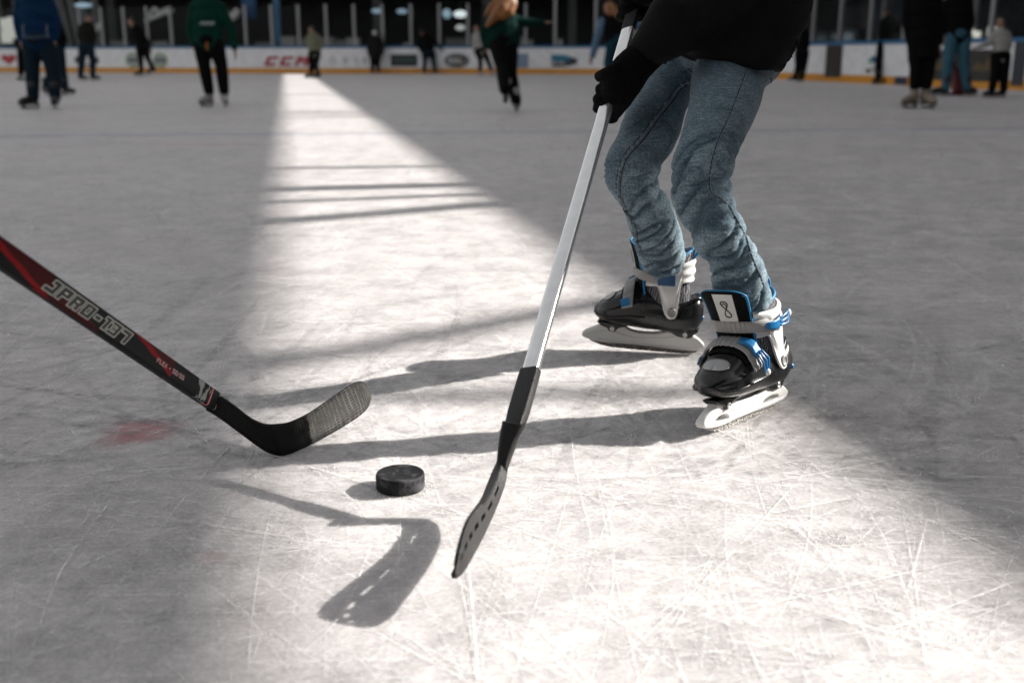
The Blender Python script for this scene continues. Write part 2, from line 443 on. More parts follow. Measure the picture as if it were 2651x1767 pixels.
# snow crumbs
SNOW = mat('snow', (.9, .9, .9), .8, bump=.5, bump_scale=400)
def crumb(c, r, g):
    o = bmesh.new(); bmesh.ops.create_icosphere(o, subdivisions=1, radius=r)
    vs = [(v.co.x*g.uniform(.6, 1.3)+c[0], v.co.y*g.uniform(.6, 1.3)+c[1], max(0.0002-c[2], v.co.z*g.uniform(.4, 1))+c[2]) for v in o.verts]
    o.verts.ensure_lookup_table(); fs = [tuple(v.index for v in f.verts) for f in o.faces]; o.free()
    return vs, fs
L = []
for _ in range(1100):
    y = .9+4.5*rg.random()**1.6; x = (rg.random()-.5)*(1.1*y+.3)
    L.append(crumb((x, y, .0003), rg.uniform(.0004, .0012)*(2.0 if rg.random() < .06 else 1), rg))
clumps = [(2560, 1180), (2130, 1205), (2350, 1340), (2090, 1390), (2160, 1400), (2440, 1310), (2300, 1560), (1985, 1480), (2500, 1660), (2080, 1700), (300, 1375), (2480, 1380), (850, 1215), (2000, 1260), (1640, 1130), (1220, 1010), (2520, 1030), (2330, 1770), (1840, 1700)]
for cpx in clumps:
    c = G(*cpx)
    for _ in range(45):
        L.append(crumb((c.x+rg.gauss(0, .018), c.y+rg.gauss(0, .014), .0003), rg.uniform(.0004, .0016), rg))
c0 = G(1037, 1262)
for _ in range(160):                       # ring of shavings round the puck
    a = rg.uniform(0, 2*PI); r = .039+abs(rg.gauss(0, .007))
    L.append(crumb((c0.x+r*math.cos(a), c0.y+r*math.sin(a), .0003), rg.uniform(.0005, .0015), rg))
tag(mk('ice_shavings', join(*L), SNOW, smooth=False), 'tiny white ice shavings strewn over the ice', 'ice shavings', kind='stuff')

# ================================================================== RINK AXES
AX = Vector((-.204, 1, 0)).normalized(); BX = Vector((1, .204, 0)).normalized()
def AB(a, b, z=0): return AX*a+BX*b+Vector((0, 0, z))
M_white = mat('board_white', (.64, .64, .65), .45, noise_amt=.10, noise_scale=5)
M_blue = mat('cap_blue', (.012, .10, .22), .45)
M_yellow = mat('kick_yellow', (.52, .22, .015), .5, noise_amt=.12, noise_scale=3)
M_post = mat('aluminium_post', (.22, .22, .225), .45, metal=.3)
M_dark = mat('dark_cladding', (.018, .017, .017), .7, noise_amt=.5, noise_scale=1.5)
def glass_mat():
    m = bpy.data.materials.new('glass'); m.use_nodes = True; n, l = m.node_tree.nodes, m.node_tree.links
    n.remove(n['Principled BSDF']); tr = n.new('ShaderNodeBsdfTransparent'); tr.inputs[0].default_value = (.86, .88, .88, 1)
    gl = n.new('ShaderNodeBsdfGlossy'); gl.inputs['Roughness'].default_value = .08; gl.inputs[0].default_value = (.9, .9, .9, 1)
    fr = n.new('ShaderNodeFresnel'); fr.inputs[0].default_value = 1.14; mx = n.new('ShaderNodeMixShader')
    l.new(fr.outputs[0], mx.inputs[0]); l.new(tr.outputs[0], mx.inputs[1]); l.new(gl.outputs[0], mx.inputs[2])
    l.new(mx.outputs[0], n['Material Output'].inputs[0]); return m
GLASS = glass_mat()
BH = .95
# outlines of the two runs of boards (ground line), from the photo's board foot
end_pts = [(-27.5, 46.9), (-20.9, 44.9), (-14, 42.4), (-8.6, 40.9), (-3, 40.2), (1.5, 39.6)]
side_pts = [(1.5, 39.6), (4.2, 38.6), (6.2, 36.0), (7.0, 33.2)]
side_pts += [(7.65, 30.0), (8.78, 24.65), (9.755, 21.14), (10.9, 16.5), (12.1, 11.0)]
def resample(pts, step):
    Q = cr(pts, 400); d = np.r_[0, np.cumsum(np.hypot(*np.diff(Q, axis=0).T))]
    k = max(2, int(round(d[-1]/step))+1); s = np.linspace(0, d[-1], k)
    return [Vector((np.interp(x, d, Q[:, 0]), np.interp(x, d, Q[:, 1]), 0)) for x in s], d[-1]
def wallrun(pts, thick, z0, z1, out):        # extruded strip along a polyline; "out" = +1 pushes to the outside
    V, F = [], []
    k = len(pts)
    for i, p in enumerate(pts):
        t = (pts[min(k-1, i+1)]-pts[max(0, i-1)]).normalized(); q = Vector((-t.y, t.x, 0))
        a = p+q*out[0]; b = p+q*out[1]
        V += [(a.x, a.y, z0), (b.x, b.y, z0), (b.x, b.y, z1), (a.x, a.y, z1)]
        if i:
            o = 4*(i-1)
            for e in range(4): F.append((o+e, o+(e+1) % 4, o+4+(e+1) % 4, o+4+e))
    F += [(0, 1, 2, 3), (4*k-4, 4*k-3, 4*k-2, 4*k-1)]
    return V, F
def boards(name, pts, label, step, gz):
    P, Ln = resample(pts, .35); Q, _ = resample(pts, step)
    r = empty(name, P[len(P)//2]); tag(r, label, 'rink boards', 'rink boards round the ice')
    mk('board_panel', wallrun(P, .1, 0.001, BH-.05, (0, .10)), M_white, r, False, True)
    mk('kick_plate', wallrun(P, .02, 0.0, .19, (-.012, -.001)), M_yellow, r, False, True)
    mk('cap_rail', wallrun(P, .1, BH-.05, BH+.03, (-.02, .13)), M_blue, r, False, True)
    for p in Q:
        i = min(range(len(P)), key=lambda k: (P[k]-p).length); t = (P[min(len(P)-1, i+1)]-P[max(0, i-1)]).normalized(); q = Vector((-t.y, t.x, 0))
        R = Matrix((t, q, Vector((0, 0, 1)))).transposed()
        c = p+q*.08
        mk('stanchion', box((c.x, c.y, (BH+.03+gz)/2), (.10, .07, gz-BH-.03), R), M_post, r, False, True)
    for a, b in zip(Q[:-1], Q[1:]):
        t = (b-a).normalized(); q = Vector((-t.y, t.x, 0)); R = Matrix((t, q, Vector((0, 0, 1)))).transposed(); c = (a+b)/2+q*.08
        mk('glass_pane', box((c.x, c.y, (BH+.032+gz-.02)/2), ((b-a).length-.104, .012, gz-BH-.052), R), GLASS, r, False, True)
    return r, P
endb, EP = boards('rink_boards', end_pts, 'long white end boards with blue rail and yellow kick plate', 1.04, 2.42)
sideb, SP = boards('rink_boards', side_pts, 'white boards curving along the right side of the rink', 1.45, 3.0)
def on_board(px):                            # point, tangent, inward normal on the boards seen at photo column px
    best = None
    for P in (EP, SP):
        for a, b in zip(P[:-1], P[1:]):
            xa, xb = PX(a)[0], PX(b)[0]
            if (xa-px)*(xb-px) <= 0 and xa != xb:
                f = (px-xa)/(xb-xa); p = a+(b-a)*f; t = (b-a).normalized(); return p, t, Vector((t.y, -t.x, 0)), (endb if P is EP else sideb)
def plate(px, z, w, h, f2d, m, name, off=.012, root=None):
    """flat mark on the boards; f2d = list of (x,y) loops in units of (w,h); follows the board's curve"""
    p, t, nrm, rt = on_board(px)
    R = Matrix((t, Vector((0, 0, 1)), nrm)).transposed().to_4x4(); R.translation = p+nrm*off+Vector((0, 0, z))
    if isinstance(f2d, tuple): vf = f2d
    else: vf = poly2d(name, [[(x*w, y*h) for x, y in lp] for lp in f2d], .004, .001)
    return mk(name, xf(vf, R), m, root or rt, False, True)
def circ(r=.5, n=40, sx=1, sy=1): return [(r*sx*math.cos(2*PI*i/n), r*sy*math.sin(2*PI*i/n)) for i in range(n)]
SQ = [(-.5, -.5), (.5, -.5), (.5, .5), (-.5, .5)]
def pw(px, w):                               # pixel width -> metres on the boards
    p, t, nrm, _ = on_board(px); s = FPX/PX(p)[2]
    return w/s/max(.35, abs(t.x))
M_red = mat('logo_red', (.33, .02, .03), .5); M_ink = mat('logo_ink', (.015, .018, .025), .5); M_green = mat('logo_green', (.09, .22, .03), .5)
M_teal = mat('logo_teal', (.01, .12, .20), .5); M_grey = mat('logo_grey', (.30, .31, .32), .5); M_gold = mat('logo_gold', (.07, .045, .012), .5); M_brown = mat('panel_brown', (.02, .016, .012), .6, noise_amt=.4, noise_scale=9)
heart = [(.5*math.sin(t)**3, (13*math.cos(t)-5*math.cos(2*t)-2*math.cos(3*t)-math.cos(4*t))/34) for t in np.linspace(0, 2*PI, 40, endpoint=False)]
plate(27, .50, pw(27, 46), .5, [heart], M_red, 'heart_logo')
plate(228, .47, pw(228, 74), .46, [circ(), circ(.36)], M_ink, 'ring_logo')
plate(214, .47, pw(214, 28), .26, [circ()], M_ink, 'letter_mark'); plate(246, .47, pw(246, 22), .22, [circ(), circ(.28)], M_ink, 'letter_mark')
for c in (347, 418):
    plate(c, .47, pw(c, 40), .54, [circ(), circ(.41)], M_green, 'green_ring_logo'); plate(c, .47, pw(c, 32), .42, [circ()], M_grey, 'disc_logo')
    plate(c, .47, pw(c, 26), .10, [SQ], M_ink, 'letter_mark', .018)
# red three-letter sponsor word
cells, wd_ = text_cells('CCM', 4)
wpx = pw(746, 116); sc_ = wpx/wd_
plate(746, .44, 1, 1, cells_vf(cells, lambda i, j: Vector(((i-wd_/2)*sc_+(j-7)*sc_*.35, (j-7)*.024, 0))), M_red, 'red_lettering', .014)
for k, x in enumerate((862, 895, 925, 945)): plate(x, .47, pw(x, 12 if k else 16), .26-.05*(k % 2), [circ(), circ(.3)] if k in (0, 2) else [SQ], mat('faded_grey', (.42, .43, .42), .5), 'faded_lettering')
plate(1047, .47, pw(1047, 70), .42, [SQ], M_ink, 'dark_ad_panel'); 
for k in range(4): plate(1028+k*14, .5, pw(1040, 9), .14, [SQ, circ(.22)], mat('ad_green', (.02, .08, .04), .5), 'green_lettering', .02)
plate(1183, .46, pw(1183, 66), .50, [circ(.5, 40)], M_ink, 'oval_logo'); plate(1183, .46, pw(1183, 56), .40, [circ(), circ(.44)], M_grey, 'oval_ring', .017)
for k in range(3): plate(1168+k*13, .46, pw(1183, 9), .18, [SQ, circ(.2)], mat('pale_ink', (.5, .5, .5), .5), 'white_lettering', .02)
plate(1200, .5, pw(1200, 12), .2, [SQ], M_gold, 'gold_mark', .022)
plate(1350, .46, pw(1350, 36), .5, [SQ], mat('slate_blue', (.16, .22, .30), .5), 'slate_ad_panel')
plate(1442, .45, pw(1442, 104), .40, [circ()], M_ink, 'mountain_oval_logo'); plate(1442, .55, pw(1442, 76), .24, [circ()], M_teal, 'teal_cap_logo', .018)
plate(1442, .40, pw(1442, 50), .13, [[(-.5, -.4), (.5, -.4), (.25, .3), (0, -.1), (-.2, .5)]], M_grey, 'mountain_mark', .02)
plate(2248, .52, pw(2248, 8), .14, [circ()], mat('mint', (.25, .4, .3), .5), 'leaf_mark'); plate(2257, .56, pw(2257, 8), .16, [circ()], M_teal, 'drop_mark', .016); plate(2246, .30, pw(2246, 9), .10, [circ()], M_gold, 'sun_mark'); plate(2262, .33, pw(2262, 9), .1, [SQ], M_grey, 'grey_mark', .016)
plate(2155, .50, pw(2155, 30), .78, [SQ], M_brown, 'dark_gate_panel')
for c in (2422, 2541):
    plate(c, .45, pw(c, 56), .62, [SQ], M_brown, 'brown_ad_panel')
    plate(c, .50, pw(c, 36), .30, [[(-.5, -.5), (-.2, .1), (0, -.2), (.2, .4), (.5, -.5)]], M_gold, 'gold_pattern', .018)
plate(2632, .50, pw(2632, 16), .84, [SQ], M_ink, 'dark_door_panel')
plate(2333, .10, pw(2333, 20), .17, [SQ], mat('navy', (.01, .015, .05), .5), 'navy_kick_mark', .022)
# ================================================================== BUILDINGS AND THINGS BEHIND THE BOARDS
FB = 15.5                                    # facade plane of the side building (across-rink distance)
def facade_at(px):                           # along-rink coordinate where photo column px meets the facade plane
    d = ray(px, 143); # point = d*t with BX.p = FB
    t = FB/(d.x*BX.x+d.y*BX.y); p = d*t
    return p.x*AX.x+p.y*AX.y
M_stone = mat('dark_stone', (.030, .030, .032), .75, noise_amt=.3, noise_scale=1.2)
M_stone2 = mat('grey_mullion', (.17, .17, .175), .6)
M_win = mat('dark_window', (.018, .019, .022), .12)
tanE = math.tan(SUN_EL)
def bL(p): return p.x*BX.x+p.y*BX.y
b_left = bL(G(730, 900)); b_right = bL(G(1476, 690))
cosd = math.cos(SUN_AZ-math.atan2(BX.y, BX.x))
z_lo = (FB-b_right)/cosd*tanE; z_hi = (FB-b_left)/cosd*tanE+.25*tanE  # slot heights shaped so the sun reaches only the bright strip
def slab(a0, a1, b0, b1, z0, z1):
    V = []
    for a in (a0, a1):
        for b in (b0, b1):
            for z in (z0, z1): V.append(AB(a, b, z))
    return V, [(0, 1, 3, 2), (4, 6, 7, 5), (0, 4, 5, 1), (2, 3, 7, 6), (0, 2, 6, 4), (1, 5, 7, 3)]
ga, gb = facade_at(2148), facade_at(2074)    # open passage at street level (near end, far end)
sb = empty('office_building', AB(20, FB)); tag(sb, 'dark stone building behind the right glass, unseen upper part added to shade the ice', 'building')
A0, A1 = -12, 62
mk('wall', join(slab(A0, ga, FB, FB+.25, -.05, 3.3), slab(gb, A1, FB, FB+.25, -.05, 3.3), slab(A0, A1, FB, FB+.25, 3.302, z_lo)), M_stone, sb, False, True)
mk('upper_shade_wall', slab(A0, A1, FB, FB+.25, z_hi, 27), M_stone, sb, False, True)  # unseen wall added to shade the ice left of the strip
dA = math.sin(math.atan2(BX.y, BX.x)-SUN_AZ)*(FB/cosd)
# unseen struts added in the slot: their shadows make the dark bars across the sunlit strip (photo row, thickness, skew)
for (yl, yr, w) in ((246, 245, .26), (304, 301, .20), (286, 285, .05), (434, 434, .13), (489, 481, .22), (522, 506, .11), (577, 528, .16), (222, 222, .16), (205, 205, .2), (962, 770, .10), (1012, 1046, .075)):
    gl_, gr_ = G(720+0*yl, yl), G(719+(yr-143)/.715, yr)
    al = gl_.dot(AX)-dA*1.0; ar = gr_.dot(AX)-dA*1.0
    # left end of the shadow comes from the top of the slot, right end from the bottom
    p0, p1 = AB(ar, FB+.12, z_lo-.02), AB(al, FB+.12, z_hi+.02)
    mk('shadow_strut', tube([p0, p1], [w/2, w/2], n=10, capround=False), M_stone2, sb, True, True)
for a in np.arange(A0+1, A1-1, 2.0):
    if ga-.3 < a < gb+.6: continue
    mk('mullion', slab(a, a+.14, FB-.06, FB-.002, .1, 3.2), M_stone2, sb, False, True)
for a in np.arange(A0+1.2, A1-2, 2.0):
    if ga-2.2 < a < gb+.6: continue
    mk('window', slab(a+.02, a+1.7, FB-.03, FB-.004, .5, 3.0), M_win, sb, False, True)
def on_facade(px, py0, py1, px1, nm, m, off=-.07):
    a0, a1 = facade_at(px1), facade_at(px)
    def zz(py): d = ray(px, py); t = FB/(d.x*BX.x+d.y*BX.y); return CH+d.z*t
    return mk(nm, slab(a0, a1, FB+off-.03, FB+off, zz(py1), zz(py0)), m, sb, False, True)
LIT = mat('glow_patch', (.7, .75, .8), .4, emit=(.62, .75, .85), estr=.34)  # emissive panels added for blurred bright patches of unknown origin
LITW = mat('glow_patch_warm', (.7, .7, .65), .4, emit=(.9, .86, .74), estr=.3)
for a, b, y0, y1 in ((2090, 2106, 90, 117), (2110, 2134, 92, 119), (2138, 2152, 88, 112), (2170, 2184, 88, 108), (2190, 2213, 86, 110)): on_facade(a, y0, y1, b, 'glow_patch', LIT)
for a, b, y0, y1 in ((2518, 2524, 76, 90), (2524, 2540, 82, 98), (2560, 2584, 70, 94)): on_facade(a, y0, y1, b, 'glow_patch', LITW)
rb = empty('building', (-4, -7, 0)); tag(rb, 'unseen dark block added behind the near end to darken the near ice', 'building')  # added out of view to keep skylight off the near ice
mk('wall', box((-4, -7.2, 4.6), (56, .5, 9.2)), M_stone, rb, False, True)
for k in range(12):
    for zz_ in (1.2, 4.6): mk('window', box((-28+4.4*k, -6.93, zz_+1.1), (3.4, .06, 2.2)), M_win, rb, False, True)
# street beyond the passage: pale facade catching the open sky, and a tree
pb = empty('building', AB((ga+gb)/2+14, FB+9)); tag(pb, 'pale facade glimpsed through the street passage', 'building')
mk('wall', slab(ga-4, gb+34, FB+12, FB+12.4, -.05, 9), mat('pale_render', (.62, .60, .54), .8, emit=None, noise_amt=.12, noise_scale=.8), pb, False, True)
for k in range(8):
    for z in (1.0, 4.0): mk('window', slab(ga+3.4*k, ga+3.4*k+1.3, FB+11.95, FB+11.998, z, z+1.6), M_win, pb, False, True)
def leafcloud(c, r, n, s, g):
    V, F = [], []
    for _ in range(n):
        d = Vector((g.gauss(0, 1), g.gauss(0, 1), g.gauss(0, 1))).normalized()*(g.random()**.4)
        p = Vector((c[0]+d.x*r[0], c[1]+d.y*r[1], c[2]+d.z*r[2])); a = Vector((g.gauss(0, 1), g.gauss(0, 1), g.gauss(0, 1))).normalized(); b = a.orthogonal().normalized()
        o = len(V); V += [p-a*s, p+b*s*.5, p+a*s, p-b*s*.5]; F.append((o, o+1, o+2, o+3))
    return V, F
tr_at = AB((ga+gb)/2+3.0, FB+3)
t = empty('tree', tr_at); tag(t, 'dark leafy tree in the street passage', 'tree')
mk('trunk', tube([(0, 0, 0), (.05, 0, 1.2), (-.05, .1, 2.4), (.1, 0, 3.4)], [.16, .13, .10, .06]), mat('bark', (.03, .025, .02), .9), t)
mk('limb', join(*[tube([(0, 0, 1.0+.2*k), (.7*math.cos(k*1.7), .7*math.sin(k*1.7), 1.5+.25*k)], [.05, .02]) for k in range(7)]), MATS['bark'], t)
mk('crown', join(*[leafcloud((.7*math.cos(k*1.7), .7*math.sin(k*1.7), 1.5+.3*k), (.55, .55, .4), 160, .07, rg) for k in range(8)]), mat('leaf_dark', (.03, .04, .025), .7), t, False)
# signal lamp by the right boards
q = facade_at(2620)
sp_ = None
d = ray(2624, 68); tt = 24.0; base = D(2624, 68, tt)
s = empty('traffic_light', (base.x, base.y, 0)); tag(s, 'dark signal head with a lit green lamp behind the glass', 'traffic light')
zl = base.z
mk('post', cyl((0, 0.1, 0), (0, .1, zl-.25), .05), M_ink, s)
mk('housing', join(box((0, .1, zl+.12), (.26, .16, .72)), box((0, .0, zl+.20), (.22, .10, .02)), box((0, 0, zl+.46), (.22, .10, .02))), M_ink, s, False)
mk('green_lamp', ellipsoid((0, -.0, zl), (.085, .05, .085)), mat('lamp_green', (.05, .6, .3), .3, emit=(.02, .85, .35), estr=.6), s)
mk('dark_lamp', ellipsoid((0, 0, zl+.27), (.085, .05, .085)), M_win, s)

# ---- pavilion behind the end boards
def back(px, zc, py): return D(px, py, zc)
eb = empty('pavilion', (-8, 48, 0)); tag(eb, 'dark glazed pavilion behind the far end boards', 'building')
EY = 49.0
def quadbox(px0, px1, py0, py1, y, th=.2):     # axis aligned box facing the rink, given photo extents at world depth y
    a = ray(px0, py1); b = ray(px1, py0); A = a*(y/a.y); B = b*(y/b.y)
    return box(((A.x+B.x)/2, y+th/2, CH+(A.z+B.z)/2), (abs(B.x-A.x), th, abs(B.z-A.z)))
mk('wall', box((-6, 52.3, 2.2), (60, .3, 4.5)), M_dark, eb, False, True)
mk('roof', box((-6, 49.5, 6.4), (64, 9, 3.9)), M_dark, eb, False, True)
mk('floor', box((-6, 49.6, .02), (60, 5, .1)), mat('paving', (.06, .06, .06), .8), eb, False, True)
for px in (12, 60, 132, 300, 560, 980, 1260, 1480, 1680, 1850):
    c = ray(px, 143)*(EY/ray(px, 143).y); mk('pillar', box((c.x, EY, 2.23), (.35, .35, 4.3)), mat('pillar_grey', (.10, .10, .10), .7), eb, False, True)
for px in (175, 205):
    c = ray(px, 143)*(47.4/ray(px, 143).y)
    mk('pillar', tube([(c.x+.25, 47.4, .0), (c.x-.35, 47.4, 4.4)], [.17, .17], n=4, capround=False), mat('pillar_light', (.20, .20, .195), .7), eb, False, True)
for px in (262, 232):
    c = ray(px, 143)*(47.4/ray(px, 143).y)
    mk('pillar', tube([(c.x, 47.4, .0), (c.x-.15, 47.4, 4.4)], [.14, .14], n=4, capround=False), MATS['pillar_light'], eb, False, True)
mk('soffit_beam', box((-6, 44.98+3.2, 4.0), (60, .3, 1.0)), M_dark, eb, False, True)
LW = mat('white_glow', (.8, .8, .75), .4, emit=(.95, .93, .82), estr=.16)  # glow added to panels for the mottled pale area at far left
for x0, x1, y0, y1 in ((2, 22, 48, 78), (4, 30, 80, 112), (24, 44, 44, 100), (12, 40, 62, 96)):
    mk('glow_patch', quadbox(x0, x1, y0, y1, 48.4+.02*x0/40, .01), LW, eb, False, True)
def lamp(px, py, w, h, m, lab):
    c = ray(px, py)*(46.9/ray(px, py).y); c.z += CH; s = w/ (FPX/46)
    r = empty('ceiling_lamp', c); tag(r, lab, 'lamp', 'lamps under the pavilion roof')
    mk('diffuser', ellipsoid((0, 0, 0), (s/2, .12, h/(FPX/46)/2)), m, r)
    mk('stem', cyl((0, 0, h/(FPX/46)/2-.01), (0, 0, max(3.5-c.z, .1)), .015), M_ink, r)
    return r
LB = mat('lamp_blue', (.5, .6, .7), .4, emit=(.28, .42, .52), estr=.25); LC = mat('lamp_white', (.8, .85, .85), .4, emit=(.75, .82, .84), estr=.45)
lamp(977, 29, 30, 12, LB, 'bluish oval lamp, left of the pair in the dark pavilion'); lamp(1041, 30, 28, 12, LB, 'bluish oval lamp, right of the pair in the dark pavilion')
lamp(1157, 36, 22, 24, LB, 'round bluish lamp beside the bright white lamp'); lamp(1192, 37, 34, 18, LC, 'brightest white lamp in the dark pavilion')
lamp(1192, 72, 26, 14, mat('lamp_grey', (.6, .6, .6), .4, emit=(.4, .41, .38), estr=.35), 'dimmer white lamp hanging lower below the bright one'); lamp(216, 14, 46, 12, LB, 'flat pale lamp above the kid in the dark jacket')
# blue column, banner, script swoosh
c = ray(723, 143)*(46.2/ray(723, 143).y)
mk_ = mk('blue_column', box((c.x, 46.2, 2.3), (.26, .26, 4.6)), mat('column_blue', (.035, .13, .24), .5), None, False); tag(mk_, 'slim blue steel column behind the far glass', 'column')
r = empty('banner', (0, 0, 0)); a = ray(644, 18)*(45.6/ray(644, 18).y); r.location = (a.x, 45.6, CH+a.z); tag(r, 'small blue banner hanging beside the green sweater skater', 'banner')
mk('cloth', patch(lambda u, v, o: (((u-.5)*.6), .03*math.sin(u*7)+o, (v-.5)*1.0), 14, 2, .01), mat('banner_blue', (.006, .05, .13), .7), r)
mk('rod', cyl((-.35, 0, .5), (.35, 0, .5), .02), M_post, r); mk('hanger', cyl((0, 0, .5), (0, 0, 1.6), .01), M_post, r)
for nm, pts, w, lab in (('script', [(380, 55), (395, 46), (412, 38), (430, 27), (448, 28), (438, 32), (420, 33), (412, 38), (400, 22), (386, 40), (380, 55)], .10, 'white script stroke on dark glazing near the black leaning skater'),
                   ('script', [(574, 24), (585, 34), (594, 44), (606, 36), (616, 25), (604, 44), (590, 48), (578, 36)], .14, 'white curled script stroke right of the green sweater'),
                   ('script', [(243, 80), (248, 72), (256, 66), (262, 62), (258, 72), (250, 78)], .09, 'short white script stroke beside the kid in a dark jacket')):
    P_ = [ray(*p)*(47.0/ray(*p).y)+Vector((0, 0, CH)) for p in cr(pts, 50)]
    o = mk('wall_lettering', tube(P_, [w*(.6+.5*abs(math.sin(i*.15))) for i in range(50)], n=8, flat=.3, upv=(0, 0, 1)), mat('script_white', (.62, .62, .58), .6), None, True)
    tag(o, lab, 'lettering', 'white script on the dark glazing')
# pale storage crates and bits along the foot of the far glass
for k, (px, w, top, cg) in enumerate(((748, 36, 95, .26), (788, 34, 100, .20), (846, 40, 97, .22), (880, 32, 104, .16), (915, 34, 99, .27), (1052, 14, 112, .30), (690, 50, 110, .14), (1450, 12, 102, .34), (1350, 20, 96, .25), (1372, 16, 104, .22), (1185, 60, 100, .12), (310, 40, 106, .20), (420, 34, 108, .28), (385, 24, 112, .22))):
    c = ray(px, top)*(45.4/ray(px, top).y); h = c.z+CH; ww = w/(FPX/44.5)
    r = empty('crate', (c.x, 45.4, 0)); tag(r, ('tall ' if h > 1.35 else 'low ')+('pale' if cg > .24 else 'grey')+' crate behind the glass, '+['third left of the khaki top', 'second left of the khaki top', 'just right of the khaki top', 'second right of the khaki top', 'beside the white hatted kid', 'narrow one right of the white hat', 'left of the blue column', 'narrow one right of the leaping woman', 'tucked against the leaping woman', 'second from the leaping woman', 'wide one under the bright lamp', 'left of the black leaning skater', 'left of the green sweater', 'right of the black leaning skater'][k], 'crate', 'crates behind the far glass')
    mm = mat('crate_%d' % int(cg*100), (cg, cg*.97, cg*.93), .8, noise_amt=.15, noise_scale=3)
    mk('body', box((0, 0, (h-.06)/2+.06), (ww, .5, h-.12)), mm, r, False); mk('lid', box((0, 0, h-.02), (ww*1.04, .54, .05)), mm, r, False)
# skating aid behind the jeans of the standing adult
c = G(2470, 247)
r = empty('skating_aid', (c.x, c.y, 0)); tag(r, 'maroon skating aid standing on the ice between the blue jeans legs', 'skating aid')
mr = mat('aid_maroon', (.10, .015, .02), .45)
link_mesh('aid_body', remesh(join(tube([(.05, 0, .10), (.0, 0, .32), (-.08, 0, .52)], [.10, .09, .06]), tube([(.05, 0, .10), (.26, 0, .07)], [.09, .05])), .015), mr, r)
mk('runner', join(box((.08, -.1, .02), (.5, .03, .04)), box((.08, .1, .02), (.5, .03, .04))), mr, r, False); mk('handle', tube([(-.08, -.16, .56), (-.08, 0, .54), (-.08, .16, .56)], [.016]*3), M_ink, r)
# ================================================================== PEOPLE IN THE BACKGROUND
M_skin = mat('skin', (.24, .125, .085), .55, noise_amt=.08, noise_scale=20)
M_eye = mat('eye_dark', (.02, .015, .012), .3); M_lip = mat('lip', (.25, .09, .08), .5)
M_blade = mat('steel', (.45, .45, .46), .3, metal=.9)
def cloth(name, col): return mat(name, col, .85, spec=.08, noise_amt=.18, noise_scale=14, bump=.4, bump_scale=40)
def capsules(J, links, n=10): return join(*[tube([J[a], (J[a]+J[b])/2, J[b]], [ra, (ra+rb)/2*1.03, rb], n=n) for a, b, ra, rb in links])
def head_vf(c, R, s, hairless=True):
    """head: skull, jaw, nose, ears; R columns = right, forward, up ; s = head height"""
    def T(p): return c+R @ Vector(p)
    parts = [ellipsoid(T((0, -.02*s, .06*s)), (.33*s, .42*s, .44*s), R), ellipsoid(T((0, .10*s, -.22*s)), (.24*s, .28*s, .28*s), R),
             ellipsoid(T((0, .42*s, -.06*s)), (.05*s, .08*s, .10*s), R, 8, 6), ellipsoid(T((-.33*s, 0, -.03*s)), (.04*s, .07*s, .11*s), R, 8, 6), ellipsoid(T((.33*s, 0, -.03*s)), (.04*s, .07*s, .11*s), R, 8, 6)]
    return join(*parts)
def hand_vf(w, d, side, s):
    """relaxed hand at wrist w hanging along d: palm, four fingers of unequal length, thumb"""
    d = d.normalized(); x = side-d*side.dot(d); x = x.normalized() if x.length > 1e-3 else d.orthogonal().normalized(); y = d.cross(x)
    pr = [tube([w, w+d*.05*s, w+d*.095*s], [.024*s, .034*s, .03*s], n=10, flat=.5, upv=x)]
    for k, L in enumerate((.070, .080, .074, .058)):
        b = w+d*.095*s+x*(.026-.0175*k)*s
        pr.append(tube([b-d*.01*s, b+d*L*.5*s+y*.006*s, b+d*L*.95*s+y*.022*s], [.0095*s, .0088*s, .007*s], n=7))
    pr.append(tube([w+d*.03*s+x*.026*s, w+d*.065*s+x*.052*s, w+d*.095*s+x*.058*s+y*.01*s], [.012*s, .011*s, .008*s], n=7))
    return join(*pr)
def skate_small(name, at, yaw, col, parent, roll=0, pitch=0, s=1.0, sole=(.01, .01, .01)):
    """simple figure/hockey skate for distant people; origin at the blade's foot, toe along +x"""
    e = empty(name, at, (roll, pitch, yaw)); attach(e, parent, True)
    bt = remesh(join(tube([(-.055*s, 0, .10*s), (-.05*s, 0, .17*s), (-.055*s, 0, .25*s)], [.052*s, .045*s, .052*s]), tube([(-.07*s, 0, .095*s), (0, 0, .095*s), (.09*s, 0, .085*s), (.14*s, 0, .078*s)], [.042*s, .044*s, .043*s, .03*s], flat=.95)), .012, 2)
    o = link_mesh('boot', bt, col, e)
    mk('sole', tube([(-.11*s, 0, .05*s), (0, 0, .052*s), (.10*s, 0, .05*s), (.15*s, 0, .052*s)], [.012*s]*4, n=8, flat=2.6, upv=(0, 0, 1)), mat('sole_dark', sole, .5), e)
    mk('blade', poly_up([(-.13*s, .006), (-.10*s, 0), (.10*s, 0), (.15*s, .012), (.16*s, .03), (.10*s, .05*s), (.05*s, .03), (-.05*s, .03), (-.09*s, .05*s), (-.13*s, .03)], .004), M_blade, e, False)
    return e
def poly_up(pts, half):                       # extruded x-z polygon
    vf = poly2d('t', [pts], half, half*.3, 1)
    return [(v.x, -v.z, v.y) for v in vf[0]], vf[1]
